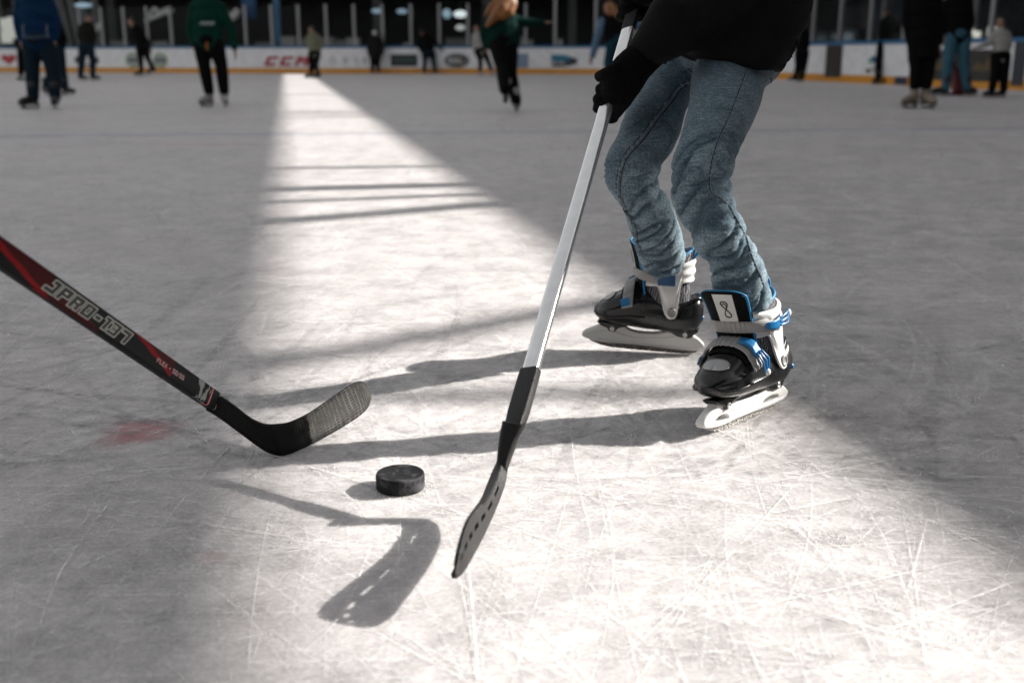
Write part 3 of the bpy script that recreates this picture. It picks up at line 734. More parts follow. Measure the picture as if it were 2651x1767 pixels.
def person(lab, footy, J2, top, pants, skates, hair, style='short', yaw=-90, feet=None, vox=.014, coat=None, hat=None, dz=None, fore=None, extra=None, gloves=None, group='skaters in the background', build=1.0, sleeves=None, sks=1.08):
    zc = zc_ground(footy); s = FPX/zc
    dz = dz or {}
    fw = Vector((math.cos(math.radians(yaw)), math.sin(math.radians(yaw)), 0)); rt = Vector((fw.y, -fw.x, 0))
    J = {}
    for k, p in J2.items():
        J[k] = D(p[0], p[1], zc+dz.get(k, 0))
    hh = (footy-J2['head'][1])/s+.12
    q = max(.72, min(1.05, hh/1.72))*build
    gx = sum(J2[k][0] for k in ('anL', 'anR'))/2
    root = empty('person', G(gx, footy)); tag(root, lab, 'person', group)
    feet = feet or {}
    hd, nk = J['head'], J['neck']; up = (hd-nk).normalized(); f = (fw-up*fw.dot(up)).normalized(); R = Matrix((up.cross(f)*-1, f, up)).transposed()
    ch = (J['shL']+J['shR'])/2; pv = (J['hipL']+J['hipR'])/2
    J['ch'] = ch; J['pv'] = pv; J['mid'] = (ch+pv)/2
    hs_ = .235*max(q, .86)
    def body_links(d=0, arms=True, legs=True, torso=True, k=1.0):
        out = []
        ax = (J['shR']-J['shL']).normalized()
        if torso:
            w = (J['shR']-J['shL']).length
            for t, a, b in ((0, .50, .110), (.33, .54, .122), (.66, .50, .115), (1, .52, .12)):
                c = ch+(pv-ch)*t; 
                rx = max(a*w+.02*q, .13*q)+d; out.append(ellipsoid(c, (rx, (b*q+d)*1.05, .16*q+d), Matrix((ax, (pv-ch).normalized().cross(ax), -(pv-ch).normalized())).transposed(), 14, 8))
            for a_, b_ in (('shL', 'ch'), ('shR', 'ch')): out.append(tube([J[a_], J[b_]], [.062*q+d, .075*q+d], n=10))
        if arms:
            for S in 'LR':
                out.append(tube([J['sh'+S], (J['sh'+S]+J['el'+S])/2, J['el'+S], (J['el'+S]+J['ha'+S])/2, J['ha'+S]], [(.058*q+d)*k, (.052*q+d)*k, (.045*q+d)*k, (.04*q+d)*k, (.03*q+d)*k], n=10))
        if legs:
            for S in 'LR':
                out.append(tube([J['hip'+S], (J['hip'+S]+J['kn'+S])/2, J['kn'+S], (J['kn'+S]*.6+J['an'+S]*.4), J['an'+S]], [(.088*q+d), (.076*q+d), .058*q+d, .056*q+d, .042*q+d], n=10))
            out.append(ellipsoid(pv, (.15*q+d, .12*q+d, .12*q+d)))
        return out
    body = body_links(0)+[head_vf(hd, R, hs_), tube([hd-up*.05, nk-up*.03, ch], [.055*q, .055*q, .07*q], n=10)]
    for S in 'LR':
        body.append(hand_vf(J['ha'+S], (J['ha'+S]-J['el'+S]), fw, q))
    attach(link_mesh('body', remesh(join(*body), vox*.8, 2), M_skin if not gloves else M_skin), root, True)
    # clothing
    tp = body_links(.016, arms=sleeves is None, legs=False)
    if coat:                                   # long coat skirt
        b = coat; c0 = pv; c1 = D(b[0], b[1], zc)
        tp.append(tube([c0+(ch-pv)*.2, (c0+c1)/2, c1], [.17*q, .18*q, .19*q], n=16, flat=.8, upv=rt, capround=False))
    o = link_mesh('jacket' if coat else 'top', remesh(join(*tp), vox, 2), top); attach(o, root, True)
    if sleeves is not None:
        o = link_mesh('sleeves', remesh(join(*body_links(.019, torso=False, legs=False, k=1.15)), vox, 2), sleeves); attach(o, root, True)
    lg = body_links(.029, arms=False, torso=False)
    attach(link_mesh('trousers', remesh(join(*lg), vox, 2), pants), root, True)
    if gloves: attach(link_mesh('gloves', remesh(join(*[hand_vf(J['ha'+S], J['ha'+S]-J['el'+S], fw, q*1.12) for S in 'LR']), .006, 1), gloves), root, True)
    # hair / hat
    T = lambda p: hd+R @ (Vector(p)*hs_)
    hv = [ellipsoid(T((0, -.06, .13)), (.36*hs_, .45*hs_, .42*hs_), R)]
    if style == 'long':
        hv += [tube([T((0, -.25, .15)), T((0, -.42, -.3)), nk-fw*.09*q, (nk*.45+pv*.1+ch*.45)-fw*.13*q], [.30*hs_, .33*hs_, .34*hs_, .18*hs_], n=12),
               tube([T((-.3, .0, 0)), T((-.36, -.05, -.5)), T((-.34, 0, -1.0))], [.13*hs_, .15*hs_, .08*hs_], n=8), tube([T((.3, .0, 0)), T((.36, -.05, -.5)), T((.34, 0, -1.0))], [.13*hs_, .15*hs_, .08*hs_], n=8)]
    if style != 'short' and extra: hv += extra(J, T, hs_, zc)
    hm = remesh(join(*hv), .012, 2)
    hb = bmesh.new(); hb.from_mesh(hm)          # open the face: push hair behind the brow plane
    for v in hb.verts:
        p = R.transposed() @ (v.co-hd)/hs_
        if p.y > .12 and p.z < .22+.1*abs(p.x): v.co = hd+R @ (Vector((p.x*.86, .12-(p.y-.12)*.3, p.z))*hs_)
    hb.to_mesh(hm); hb.free()
    attach(link_mesh('hat' if hat else 'hair', hm, hat or hair), root, True)
    ey = [ellipsoid(T((x, .36, .0)), (.045*hs_, .03*hs_, .03*hs_), R, 8, 6) for x in (-.13, .13)]
    mk('eyes', join(*ey), M_eye, root, True, True); mk('mouth', ellipsoid(T((0, .36, -.27)), (.10*hs_, .03*hs_, .025*hs_), R, 8, 6), M_lip, root, True, True)
    for S in 'LR':
        a = J['an'+S]; fy = feet.get(S, {})
        at = Vector((a.x, a.y, 0)) if 'at' not in fy else Vector(fy['at'])
        yw = math.radians(fy.get('yaw', yaw))
        at = at+Vector((math.cos(yw), math.sin(yw), 0))*.055*q
        if 'lift' in fy: at.z = fy['lift']
        skate_small('skate', at, yw, skates, root, fy.get('roll', 0), fy.get('pitch', 0), q*sks, fy.get('sole', (.01, .01, .01)))
    return root, J, q, R, T
def JJ(h, n, sl, sr, el, er, hl, hr, pl, pr, kl, kr, al, ar):
    return dict(head=h, neck=n, shL=sl, shR=sr, elL=el, elR=er, haL=hl, haR=hr, hipL=pl, hipR=pr, knL=kl, knR=kr, anL=al, anR=ar)
K_blk = cloth('black_cloth', (.003, .003, .0034)); K_nav = cloth('navy_denim', (.007, .017, .027)); K_blu = cloth('blue_jacket', (.004, .022, .064)); K_grn = cloth('green_sweater', (.002, .030, .020))
K_khk = cloth('khaki_top', (.13, .135, .09)); K_gry = cloth('charcoal_coat', (.010, .010, .0105)); K_wht = cloth('white_top', (.26, .255, .24)); K_sky = cloth('pale_blue', (.085, .14, .21)); K_tea = cloth('teal_jeans', (.007, .032, .048))
K_jea = cloth('blue_jeans', (.034, .090, .125)); K_olv = cloth('olive_black', (.010, .011, .008)); K_grn2 = cloth('deep_green', (.002, .020, .016))
S_blk = mat('skate_black', (.003, .003, .0034), .45); S_wht = mat('skate_white', (.30, .29, .275), .5); S_bei = mat('skate_beige', (.22, .18, .135), .55); S_nav = mat('skate_navy', (.008, .012, .03), .5)
H_blk = mat('hair_black', (.008, .006, .005), .5); H_brn = mat('hair_brown', (.05, .028, .015), .5); H_org = mat('hair_auburn', (.20, .072, .014), .5, noise_amt=.35, noise_scale=25); H_tan = mat('hair_tan', (.14, .08, .035), .5)
M_hat = mat('white_hat', (.5, .5, .5), .8, bump=.4)

r1 = person('person in blue jacket and navy jeans seen from behind, nearest on the left', 281, JJ((95, -45), (93, -10), (55, 8), (128, 8), (46, 55), (147, 58), (53, 100), (143, 97), (82, 108), (118, 108), (84, 182), (136, 182), (86, 250), (143, 250)),
       K_blu, K_nav, S_blk, H_brn, yaw=95, feet={'L': {'yaw': 250}, 'R': {'yaw': 285}}, build=1.08)
p, J, q, R, T = r1
cc = (J['ch']+J['pv'])/2
for S, x in (('L', 60), ('R', 122)):
    mk('stripe', tube([D(x+dx, y, PX(J['pv'])[2]-.20) for dx, y in ((0, 66), (-1, 80), (2, 96))], [.008]*3, n=6), mat('stripe_grey', (.14, .15, .17), .6), p, True, True)
mk('hem_band', tube([D(66+i*6, 97+1.5*math.sin(i*.5), PX(J['pv'])[2]-.16-.05*math.sin(PI*i/10)) for i in range(11)], [.02]*11, n=8), mat('hem_blue', (.012, .03, .055), .7), p, True, True)
person('person in black jacket and jeans half hidden behind the blue jacket', 247, JJ((128, 25), (132, 45), (116, 62), (152, 66), (114, 95), (166, 100), (118, 128), (160, 132), (132, 132), (152, 132), (138, 182), (160, 186), (118, 230), (168, 226)), K_blk, K_nav, S_blk, H_blk, yaw=-40, feet={'L': {'yaw': -60}, 'R': {'yaw': -20}})
person('child in black with white skates behind the blue jacket', 209, JJ((62, 78), (62, 90), (50, 97), (76, 97), (45, 115), (80, 115), (47, 130), (78, 130), (54, 136), (70, 136), (53, 165), (69, 165), (54, 192), (70, 192)), K_blk, K_blk, S_wht, H_blk, yaw=-100, vox=.018)
person('kid in dark jacket and jeans before the black ring logo', 210, JJ((229, 50), (227, 63), (209, 72), (240, 72), (205, 95), (245, 98), (213, 117), (240, 119), (214, 122), (233, 122), (212, 160), (240, 160), (208, 197), (240, 197)), K_olv, K_nav, S_blk, H_blk, yaw=-20, vox=.018)
person('skater all in black leaning with one leg trailing, by the green discs', 197, JJ((339, 57), (343, 69), (344, 77), (366, 80), (352, 103), (382, 108), (358, 124), (388, 126), (360, 126), (377, 128), (365, 158), (384, 155), (366, 186), (399, 180)), K_blk, K_blk, S_blk, H_blk, yaw=200, vox=.018, feet={'R': {'lift': .10, 'pitch': .5}})
p6, J, q, R, T = person('person in green sweater and black trousers with white skates, arms hanging', 276, JJ((535, -32), (534, -2), (503, 20), (571, 20), (491, 75), (598, 74), (502, 118), (607, 124), (521, 110), (558, 110), (529, 172), (573, 172), (541, 236), (580, 236)), K_grn, K_blk, S_wht, H_brn, yaw=-88, feet={'L': {'yaw': -110}, 'R': {'yaw': -70}}, build=1.0)
zf = PX(J['ch'])[2]-.20
for k, x in enumerate((520, 527, 533, 539, 545, 551)):
    mk('chest_lettering', tube([D(x-2, 60-3*(k % 2), zf+.002*k), D(x, 66, zf+.002*k), D(x+3, 58, zf+.002*k)], [.007]*3, n=6), mat('print_white', (.45, .47, .46), .6), p6, True, True)
mk('drawstring', tube([D(536, 112, zf+.05), D(534, 120, zf+.03), D(537, 128, zf+.05)], [.011]*3, n=6), mat('cord_orange', (.4, .10, .01), .6), p6, True, True)
person('kid in khaki top and black trousers beside the sunlit strip', 203, JJ((806, 78), (808, 89), (799, 96), (826, 98), (799, 118), (831, 120), (804, 136), (823, 138), (806, 139), (822, 139), (806, 167), (818, 169), (806, 188), (825, 192)), K_khk, K_blk, S_blk, H_blk, yaw=200, vox=.016)
person('kid in long charcoal coat and white hat at the far boards', 192, JJ((970, 88), (970, 99), (957, 104), (985, 104), (953, 124), (992, 124), (954, 139), (990, 139), (964, 146), (979, 146), (965, 166), (978, 166), (964, 181), (979, 181)), K_gry, K_blk, S_nav, H_blk, yaw=85, vox=.018, hat=M_hat, coat=(971, 156))
person('person in black bending over the far boards', 192, JJ((1093, 86), (1095, 98), (1086, 102), (1116, 100), (1083, 120), (1132, 116), (1092, 134), (1143, 128), (1099, 138), (1120, 138), (1100, 160), (1123, 162), (1098, 181), (1126, 181)), K_blk, K_nav, S_nav, H_blk, yaw=80, vox=.018)
person('child in white top and black trousers behind the leaping woman', 197, JJ((1233, 76), (1234, 88), (1226, 94), (1251, 97), (1224, 115), (1256, 116), (1228, 133), (1252, 133), (1236, 131), (1252, 131), (1244, 158), (1263, 158), (1243, 183), (1272, 180)), K_wht, K_blk, S_wht, H_tan, yaw=-60, vox=.018)
def lean_hair(J, T, h, zc):
    pts = lambda L: [D(x, y, zc+d) for x, y, d in L]
    return [tube(pts([(1318, 0, -.1), (1300, 22, -.14), (1282, 42, -.15), (1262, 66, -.12)]), [.085, .085, .07, .03], n=10), tube(pts([(1325, 10, -.1), (1318, 34, -.12), (1300, 48, -.14)]), [.07, .06, .03], n=10), tube(pts([(1300, -6, -.1), (1272, 18, -.1), (1258, 40, -.1)]), [.055, .045, .02], n=10)]
r11 = person('woman with long auburn hair and green sweater gliding on one leg', 288, JJ((1312, -8), (1305, 22), (1262, 62), (1340, 56), (1252, 90), (1378, 60), (1258, 120), (1404, 59), (1284, 106), (1320, 106), (1300, 176), (1322, 192), (1306, 232), (1336, 262)),
       K_grn2, K_blk, S_wht, H_org, style='long', yaw=80, feet={'R': {'yaw': 80}, 'L': {'at': G(1304, 288)+Vector((0, -.32, 0)), 'lift': .24, 'pitch': 1.3, 'yaw': 80, 'sole': (.02, .015, .015)}}, dz={'knL': -.15, 'anL': -.4}, extra=lean_hair, build=1.02)
person('woman with auburn hair in pale blue sleeves and teal jeans, behind the silver stick', 246, JJ((1577, 24), (1585, 48), (1560, 57), (1618, 58), (1546, 100), (1662, 68), (1534, 145), (1688, 60), (1588, 105), (1615, 105), (1574, 165), (1602, 168), (1588, 222), (1610, 224)), K_blk, K_tea, S_blk, H_org, style='long', yaw=150, sleeves=K_sky, vox=.014)
person('person all in black standing at the right boards, nearest the black jacket', 213, JJ((2077, 66), (2078, 80), (2064, 88), (2089, 88), (2061, 113), (2092, 115), (2064, 135), (2087, 135), (2067, 138), (2085, 138), (2066, 173), (2081, 173), (2058, 201), (2076, 201)), K_blk, K_blk, S_blk, H_tan, yaw=130, vox=.016)
person('skater in black reaching an arm along the right boards', 219, JJ((2295, 36), (2297, 50), (2285, 58), (2315, 60), (2281, 85), (2330, 80), (2284, 110), (2342, 97), (2284, 116), (2308, 118), (2275, 160), (2302, 160), (2273, 203), (2302, 205)), K_blk, K_blk, S_blk, H_blk, yaw=220, vox=.016)
person('adult in long black coat and beige skates, nearest on the right', 281, JJ((2385, -60), (2385, -28), (2352, -8), (2420, -8), (2346, 52), (2432, 55), (2357, 115), (2433, 112), (2372, 105), (2405, 105), (2373, 180), (2402, 182), (2368, 222), (2398, 222)), K_blk, K_blk, S_bei, H_brn, yaw=-105, sks=1.2, coat=(2392, 156), feet={'L': {'yaw': -140}, 'R': {'yaw': -80}})
person('adult in black sweater and blue jeans seen from behind', 250, JJ((2479, -34), (2480, -5), (2450, 10), (2508, 12), (2440, 55), (2514, 55), (2442, 85), (2508, 88), (2464, 92), (2496, 92), (2455, 160), (2494, 160), (2448, 228), (2505, 228)), K_blk, K_jea, S_blk, H_brn, yaw=90, feet={'L': {'yaw': 180}, 'R': {'yaw': 30}}, vox=.014)
def pony(J, T, h, zc): return [tube([T((0, -.3, .1)), T((0, -.7, -.3)), T((0, -.75, -1.3))], [.2*h, .22*h, .1*h], n=10)]
person('woman with long dark hair in white sweater by the dark door panel', 253, JJ((2592, 60), (2592, 80), (2574, 92), (2608, 92), (2558, 114), (2613, 118), (2538, 121), (2606, 138), (2580, 146), (2602, 146), (2576, 192), (2601, 192), (2568, 232), (2598, 234)), K_wht, K_blk, S_blk, H_blk, style='long', yaw=200, extra=pony, vox=.014)
# ================================================================== PUCK
def lathe(prof, n=64):
    V, F = [], []
    for r, z in prof:
        for j in range(n): V.append((r*math.cos(2*PI*j/n), r*math.sin(2*PI*j/n), z))
    for i in range(len(prof)-1):
        for j in range(n): F.append((i*n+j, i*n+(j+1) % n, (i+1)*n+(j+1) % n, (i+1)*n+j))
    F.append(tuple(range(n-1, -1, -1))); F.append(tuple((len(prof)-1)*n+j for j in range(n)))
    return V, F
def puck_mat():
    m = mat('puck_rubber', (.008, .008, .0095), .6, spec=.25, noise_amt=.35, noise_scale=60, bump=.35, bump_scale=500)
    n, l = m.node_tree.nodes, m.node_tree.links
    b = n['Principled BSDF']; tc = n.new('ShaderNodeTexCoord'); t = n.new('ShaderNodeTexNoise'); t.inputs['Scale'].default_value = 38; t.inputs['Detail'].default_value = 8; t.inputs['Roughness'].default_value = .7
    l.new(tc.outputs['Object'], t.inputs['Vector']); r = n.new('ShaderNodeMapRange'); r.inputs['From Min'].default_value = .50; r.inputs['From Max'].default_value = .74; r.inputs['To Max'].default_value = .34
    l.new(t.outputs['Fac'], r.inputs['Value'])
    src = b.inputs['Base Color'].links[0].from_socket; x = n.new('ShaderNodeMix'); x.data_type = 'RGBA'
    l.new(r.outputs[0], x.inputs['Factor']); l.new(src, x.inputs['A']); x.inputs['B'].default_value = (.35, .36, .38, 1); l.new(x.outputs['Result'], b.inputs['Base Color'])
    return m
pc = G(1037, 1262)
pk = mk('hockey_puck', lathe([(.033, .0002), (.0366, .0008), (.0381, .003), (.0381, .0105), (.0379, .0125), (.0381, .0145), (.0381, .0222), (.0372, .0245), (.0362, .0253), (.0345, .0253), (.0335, .0248), (.001, .0246)]), puck_mat())
pk.location = pc; tag(pk, 'black rubber puck on the sunlit ice between the two sticks', 'puck')

# ================================================================== LEFT STICK (black and red, blade on the ice)
PA, PB = D(0, 656, 1.25), D(551, 1036, 1.765)
ax = (PB-PA).normalized(); toc = (Vector((0, 0, CH))-(PA+PB)/2); nn = (toc-ax*toc.dot(ax)).normalized()
nn = Matrix.Rotation(math.radians(-20), 3, ax) @ nn; yy = nn.cross(ax).normalized()
LM = Matrix((ax, yy, nn)).transposed().to_4x4(); LM.translation = PB
ls = empty('hockey_stick'); ls.matrix_basis = LM
tag(ls, 'black and red hockey stick with white lettering and worn black blade, at left', 'hockey stick')
LI = LM.inverted()
def lx(px):
    lo, hi = -.9, .3
    for _ in range(50):
        mdl = (lo+hi)/2
        if PX(PB+ax*mdl)[0] < px: lo = mdl
        else: hi = mdl
    return (lo+hi)/2
WF, TF = .0305, .0205
def shaft_mat():
    m = bpy.data.materials.new('stick_graphic'); m.use_nodes = True; n, l = m.node_tree.nodes, m.node_tree.links
    b = n['Principled BSDF']; b.inputs['Roughness'].default_value = .5; b.inputs['Specular IOR Level'].default_value = .12
    tc = n.new('ShaderNodeTexCoord'); sp = n.new('ShaderNodeSeparateXYZ'); l.new(tc.outputs['Object'], sp.inputs[0])
    def op(o, a, c=None):
        k = n.new('ShaderNodeMath'); k.operation = o
        for i, v in enumerate((a, c)):
            if v is None: continue
            if isinstance(v, (int, float)): k.inputs[i].default_value = v
            else: l.new(v, k.inputs[i])
        return k.outputs[0]
    def noise_t(s, sc=(1, 1, 1), d=5):
        mp = n.new('ShaderNodeMapping'); mp.inputs['Scale'].default_value = sc; l.new(tc.outputs['Object'], mp.inputs[0])
        t = n.new('ShaderNodeTexNoise'); t.inputs['Scale'].default_value = s; t.inputs['Detail'].default_value = d; l.new(mp.outputs[0], t.inputs['Vector']); return t.outputs['Fac']
    def mixc(f, a, c):
        k = n.new('ShaderNodeMix'); k.data_type = 'RGBA'; l.new(f, k.inputs['Factor'])
        for nm, v in (('A', a), ('B', c)):
            if isinstance(v, tuple): k.inputs[nm].default_value = (*v, 1)
            else: l.new(v, k.inputs[nm])
        return k.outputs['Result']
    jit = op('MULTIPLY', op('SUBTRACT', noise_t(40, (1, 3, 1)), .5), .05)
    t = op('ADD', op('MULTIPLY', sp.outputs[0], 1/.36), op('MULTIPLY', sp.outputs[1], .15/.0305/.36))
    t = op('FRACT', op('ADD', op('ADD', t, jit), 4.03))
    dark = op('MULTIPLY', op('GREATER_THAN', t, .50), op('LESS_THAN', t, .86))
    brt = op('MULTIPLY', op('GREATER_THAN', t, .44), op('LESS_THAN', t, .535))
    topf = op('GREATER_THAN', sp.outputs[2], .004)
    dark = op('MULTIPLY', dark, topf); brt = op('MULTIPLY', brt, topf)
    far = op('LESS_THAN', sp.outputs[0], lx(432)); dark = op('MULTIPLY', dark, far); brt = op('MULTIPLY', brt, far)
    col = mixc(dark, (.004, .0048, .0062), (.06, .003, .0045)); col = mixc(brt, col, (.26, .004, .006))
    a, c = lx(496), lx(528)
    band = op('MULTIPLY', op('GREATER_THAN', op('ADD', sp.outputs[0], op('MULTIPLY', jit, .2)), a), op('LESS_THAN', sp.outputs[0], c))
    spl = op('GREATER_THAN', noise_t(120, (1, .5, 1), 6), .52)
    col = mixc(op('MULTIPLY', op('MULTIPLY', band, spl), topf), col, (.34, .36, .34))
    for off, w, cc in ((.0, .0035, (.30, .012, .02)), (.0012, .0012, (.75, .45, .45))):
        rb = op('LESS_THAN', op('ABSOLUTE', op('SUBTRACT', sp.outputs[0], c+.004+off)), w); col = mixc(rb, col, cc)
    l.new(col, b.inputs['Base Color']); return m
mk('shaft', tube([(x, 0, 0) for x in np.linspace(-1.08, .02, 40)], WF/2, n=32, flat=TF/WF, upv=(0, 1, 0), sq=7, capround=False), shaft_mat(), ls, True, auto=.5)
cells, wd_ = text_cells('JPRO-137', 3)
xa, xb = lx(103), lx(324); cx_ = (xb-xa)/(wd_+6); cy_ = .0185/14
def tf(z): return lambda i, j: Vector((xa+cx_*(i+(j-7)*.45+1), (j-7)*cy_-.0002, TF/2+z))
out = dilate(cells)
mk('lettering', cells_vf(out-cells, tf(.0006)), mat('letter_white', (.62, .64, .58), .5), ls, False)
mk('lettering_fill', cells_vf(cells, tf(.0005)), mat('letter_black', (.006, .007, .009), .4), ls, False)
cells, wd_ = text_cells('FLEX - 50/55', 3)
xa2, xb2 = lx(391), lx(461); c2 = (xb2-xa2)/wd_
mk('small_lettering', cells_vf(cells, lambda i, j: Vector((xa2+c2*i, (j-7)*.0068/14-.001, TF/2+.0006))), mat('letter_pink', (.62, .38, .38), .5), ls, False)
# neck label
lab = tube([(x, 0, 0) for x in np.linspace(lx(549), lx(549)+.034, 10)], [WF/2*1.03]*10, n=32, flat=TF/WF, upv=(0, 1, 0), sq=6, capround=False)
mk('neck_label', lab, mat('label_grey', (.33, .34, .29), .5, noise_amt=.15, noise_scale=90), ls, True, auto=.5)
for k in range(4): mk('label_mark', box((lx(549)+.012+.004*k, .003-.002*k, TF/2*1.03+.0006), (.012, .0008, .0006), Matrix.Rotation(.5, 3, 'Z')), MATS['letter_black'], ls, False)
# blade
def c8(p): return (500+p[0]/4.126, 940+p[1]/4.126)
botp = [(140, 500), (300, 600), (480, 730), (600, 818), (700, 890), (830, 965), (950, 985), (1060, 960), (1180, 905), (1300, 850), (1450, 766), (1600, 680), (1780, 560), (1868, 470), (1902, 380)]
topp = [(270, 330), (390, 410), (480, 480), (560, 545), (640, 598), (750, 642), (870, 648), (1000, 633), (1120, 585), (1230, 530), (1360, 445), (1490, 355), (1660, 238), (1790, 192), (1880, 262)]
zx, zy = [548, 640, 725, 800, 870, 962], [1.765, 1.80, 1.83, 1.875, 1.93, 2.0]
NB = 90
B2 = cr([c8(p) for p in botp], NB); T2 = cr([c8(p) for p in topp], NB)
Bp, Tp = [], []
for i in range(NB):
    zb = interp(B2[i][0], zx, zy); zt = interp((T2[i][0]+B2[i][0])/2, zx, zy)
    b = D(*B2[i], min(zb, (CH-.0015)/-ray(*B2[i]).z)); t = D(*T2[i], zt+.012*min(1, i/40))
    Bp.append(b); Tp.append(t)
V, F, UV = [], [], []
NVb = 12
for sgn in (1, -1):
    for i in range(NB):
        tg = (Bp[min(NB-1, i+1)]-Bp[max(0, i-1)]); upd = Tp[i]-Bp[i]; nr = tg.cross(upd).normalized()
        if nr.y > 0: nr = -nr
        th_ = interp(i, [0, 25, 50, 89], [.010, .0085, .0042, .003])
        for j in range(NVb+1):
            v = j/NVb; V.append(Bp[i]*(1-v)+Tp[i]*v+nr*sgn*th_*(1-abs(2*v-1)**6*.75)); UV.append((i/(NB-1), v))
n1 = NB*(NVb+1); q_ = lambda s, i, j: s*n1+i*(NVb+1)+j
for i in range(NB-1):
    for j in range(NVb):
        F += [(q_(0, i, j), q_(0, i+1, j), q_(0, i+1, j+1), q_(0, i, j+1)), (q_(1, i, j), q_(1, i, j+1), q_(1, i+1, j+1), q_(1, i+1, j))]
    F += [(q_(0, i, 0), q_(1, i, 0), q_(1, i+1, 0), q_(0, i+1, 0)), (q_(0, i, NVb), q_(0, i+1, NVb), q_(1, i+1, NVb), q_(1, i, NVb))]
for j in range(NVb):
    F += [(q_(0, 0, j), q_(0, 0, j+1), q_(1, 0, j+1), q_(1, 0, j)), (q_(0, NB-1, j), q_(1, NB-1, j), q_(1, NB-1, j+1), q_(0, NB-1, j+1))]
def blade_mat():
    m = bpy.data.materials.new('taped_blade'); m.use_nodes = True; n, l = m.node_tree.nodes, m.node_tree.links
    b = n['Principled BSDF']; b.inputs['Roughness'].default_value = .55; b.inputs['Specular IOR Level'].default_value = .2
    at = n.new('ShaderNodeAttribute'); at.attribute_name = 'buv'; sp = n.new('ShaderNodeSeparateXYZ'); l.new(at.outputs['Vector'], sp.inputs[0])
    geo = n.new('ShaderNodeNewGeometry')
    def op(o, a, c=None):
        k = n.new('ShaderNodeMath'); k.operation = o
        for i, v in enumerate((a, c)):
            if v is None: continue
            if isinstance(v, (int, float)): k.inputs[i].default_value = v
            else: l.new(v, k.inputs[i])
        return k.outputs[0]
    t = n.new('ShaderNodeTexNoise'); t.inputs['Scale'].default_value = 55; t.inputs['Detail'].default_value = 6; l.new(geo.outputs['Position'], t.inputs['Vector']); nz = t.outputs['Fac']
    w1 = op('ADD', op('MULTIPLY', op('SINE', op('ADD', op('MULTIPLY', sp.outputs[0], 330), op('MULTIPLY', nz, 5))), .5), .5)
    w2 = op('ADD', op('MULTIPLY', op('SINE', op('ADD', op('MULTIPLY', sp.outputs[1], 72), op('MULTIPLY', nz, 4))), .5), .5)
    wv = op('MAXIMUM', op('POWER', w1, 3), op('POWER', w2, 3))
    wear = n.new('ShaderNodeMapRange'); wear.inputs['From Min'].default_value = .34; wear.inputs['From Max'].default_value = .62; l.new(nz, wear.inputs['Value'])
    st = n.new('ShaderNodeMapRange'); st.interpolation_type = 'SMOOTHSTEP'; st.inputs['From Min'].default_value = .53; st.inputs['From Max'].default_value = .60; l.new(op('ADD', sp.outputs[0], op('MULTIPLY', nz, .04)), st.inputs['Value'])
    low = n.new('ShaderNodeMapRange'); low.inputs['From Min'].default_value = .02; low.inputs['From Max'].default_value = .35; l.new(op('ADD', sp.outputs[1], op('MULTIPLY', op('SUBTRACT', sp.outputs[0], .6), 1.4)), low.inputs['Value'])
    f = op('MULTIPLY', op('MULTIPLY', op('MULTIPLY', wv, wear.outputs[0]), st.outputs[0]), low.outputs[0])
    x = n.new('ShaderNodeMix'); x.data_type = 'RGBA'; l.new(f, x.inputs['Factor']); x.inputs['A'].default_value = (.005, .0046, .0046, 1); x.inputs['B'].default_value = (.095, .09, .078, 1); l.new(x.outputs['Result'], b.inputs['Base Color'])
    bu = n.new('ShaderNodeBump'); bu.inputs['Strength'].default_value = .3; bu.inputs['Distance'].default_value = .002; l.new(f, bu.inputs['Height']); l.new(bu.outputs[0], b.inputs['Normal'])
    return m
bo = mk('blade', (V, F), blade_mat(), ls, True, True, auto=.9)
bo.data.attributes.new('buv', 'FLOAT_VECTOR', 'POINT').data.foreach_set('vector', [c for u in UV for c in (u[0], u[1], 0)])

# ================================================================== SILVER STICK HELD BY THE SKATER
def z_at(py): return 1/interp(py, [-80, 240, 1110], [1/1.6+(1/2.13-1/1.6)*(1190/870), 1/2.13, 1/1.6])
def sl(py):                                   # point on the shaft axis at photo row
    px = 1640+(py-30)*(1330-1640)/(1110-30); return D(px, py, z_at(py))
wide = Vector((math.cos(.8), -math.sin(.8), 0))
rs = empty('hockey_stick', sl(1110)); tag(rs, 'silver hockey stick with black grip and blade, held by the jeans skater', 'hockey stick')
M_silver = mat('silver', (.92, .92, .92), .20, metal=.8, noise_amt=.05, noise_scale=40)
M_plast = mat('black_plastic', (.009, .009, .009), .42, spec=.35, noise_amt=.4, noise_scale=70, bump=.5, bump_scale=600)
M_rub = mat('grip_black', (.017, .016, .017), .7, spec=.25, bump=.3, bump_scale=300)
mk('shaft', tube([sl(y) for y in np.linspace(78, 990, 30)], .0140, n=48, flat=.5, upv=wide, sq=3.6, capround=False), M_silver, rs, True, True, auto=.4)
mk('grip', tube([sl(y) for y in np.linspace(-95, 77, 12)], .0146, n=32, flat=.48, upv=wide, sq=6, capround=False), M_rub, rs, True, True, auto=.5)
mk('end_cap', tube([sl(-112), sl(-95)], .0145, n=20, flat=.8, upv=wide, sq=4), M_rub, rs, True, True)
slv = [sl(y) for y in (958, 985, 1020, 1065, 1105, 1126)]
mk('sleeve', tube(slv, [.0160, .0164, .0164, .0164, .0150, .0110], n=32, flat=.52, upv=wide, sq=6, capround=False), M_plast, rs, True, True, auto=.5)
c9 = lambda p: (850+p[0]/2.09, 900+p[1]/2.09)
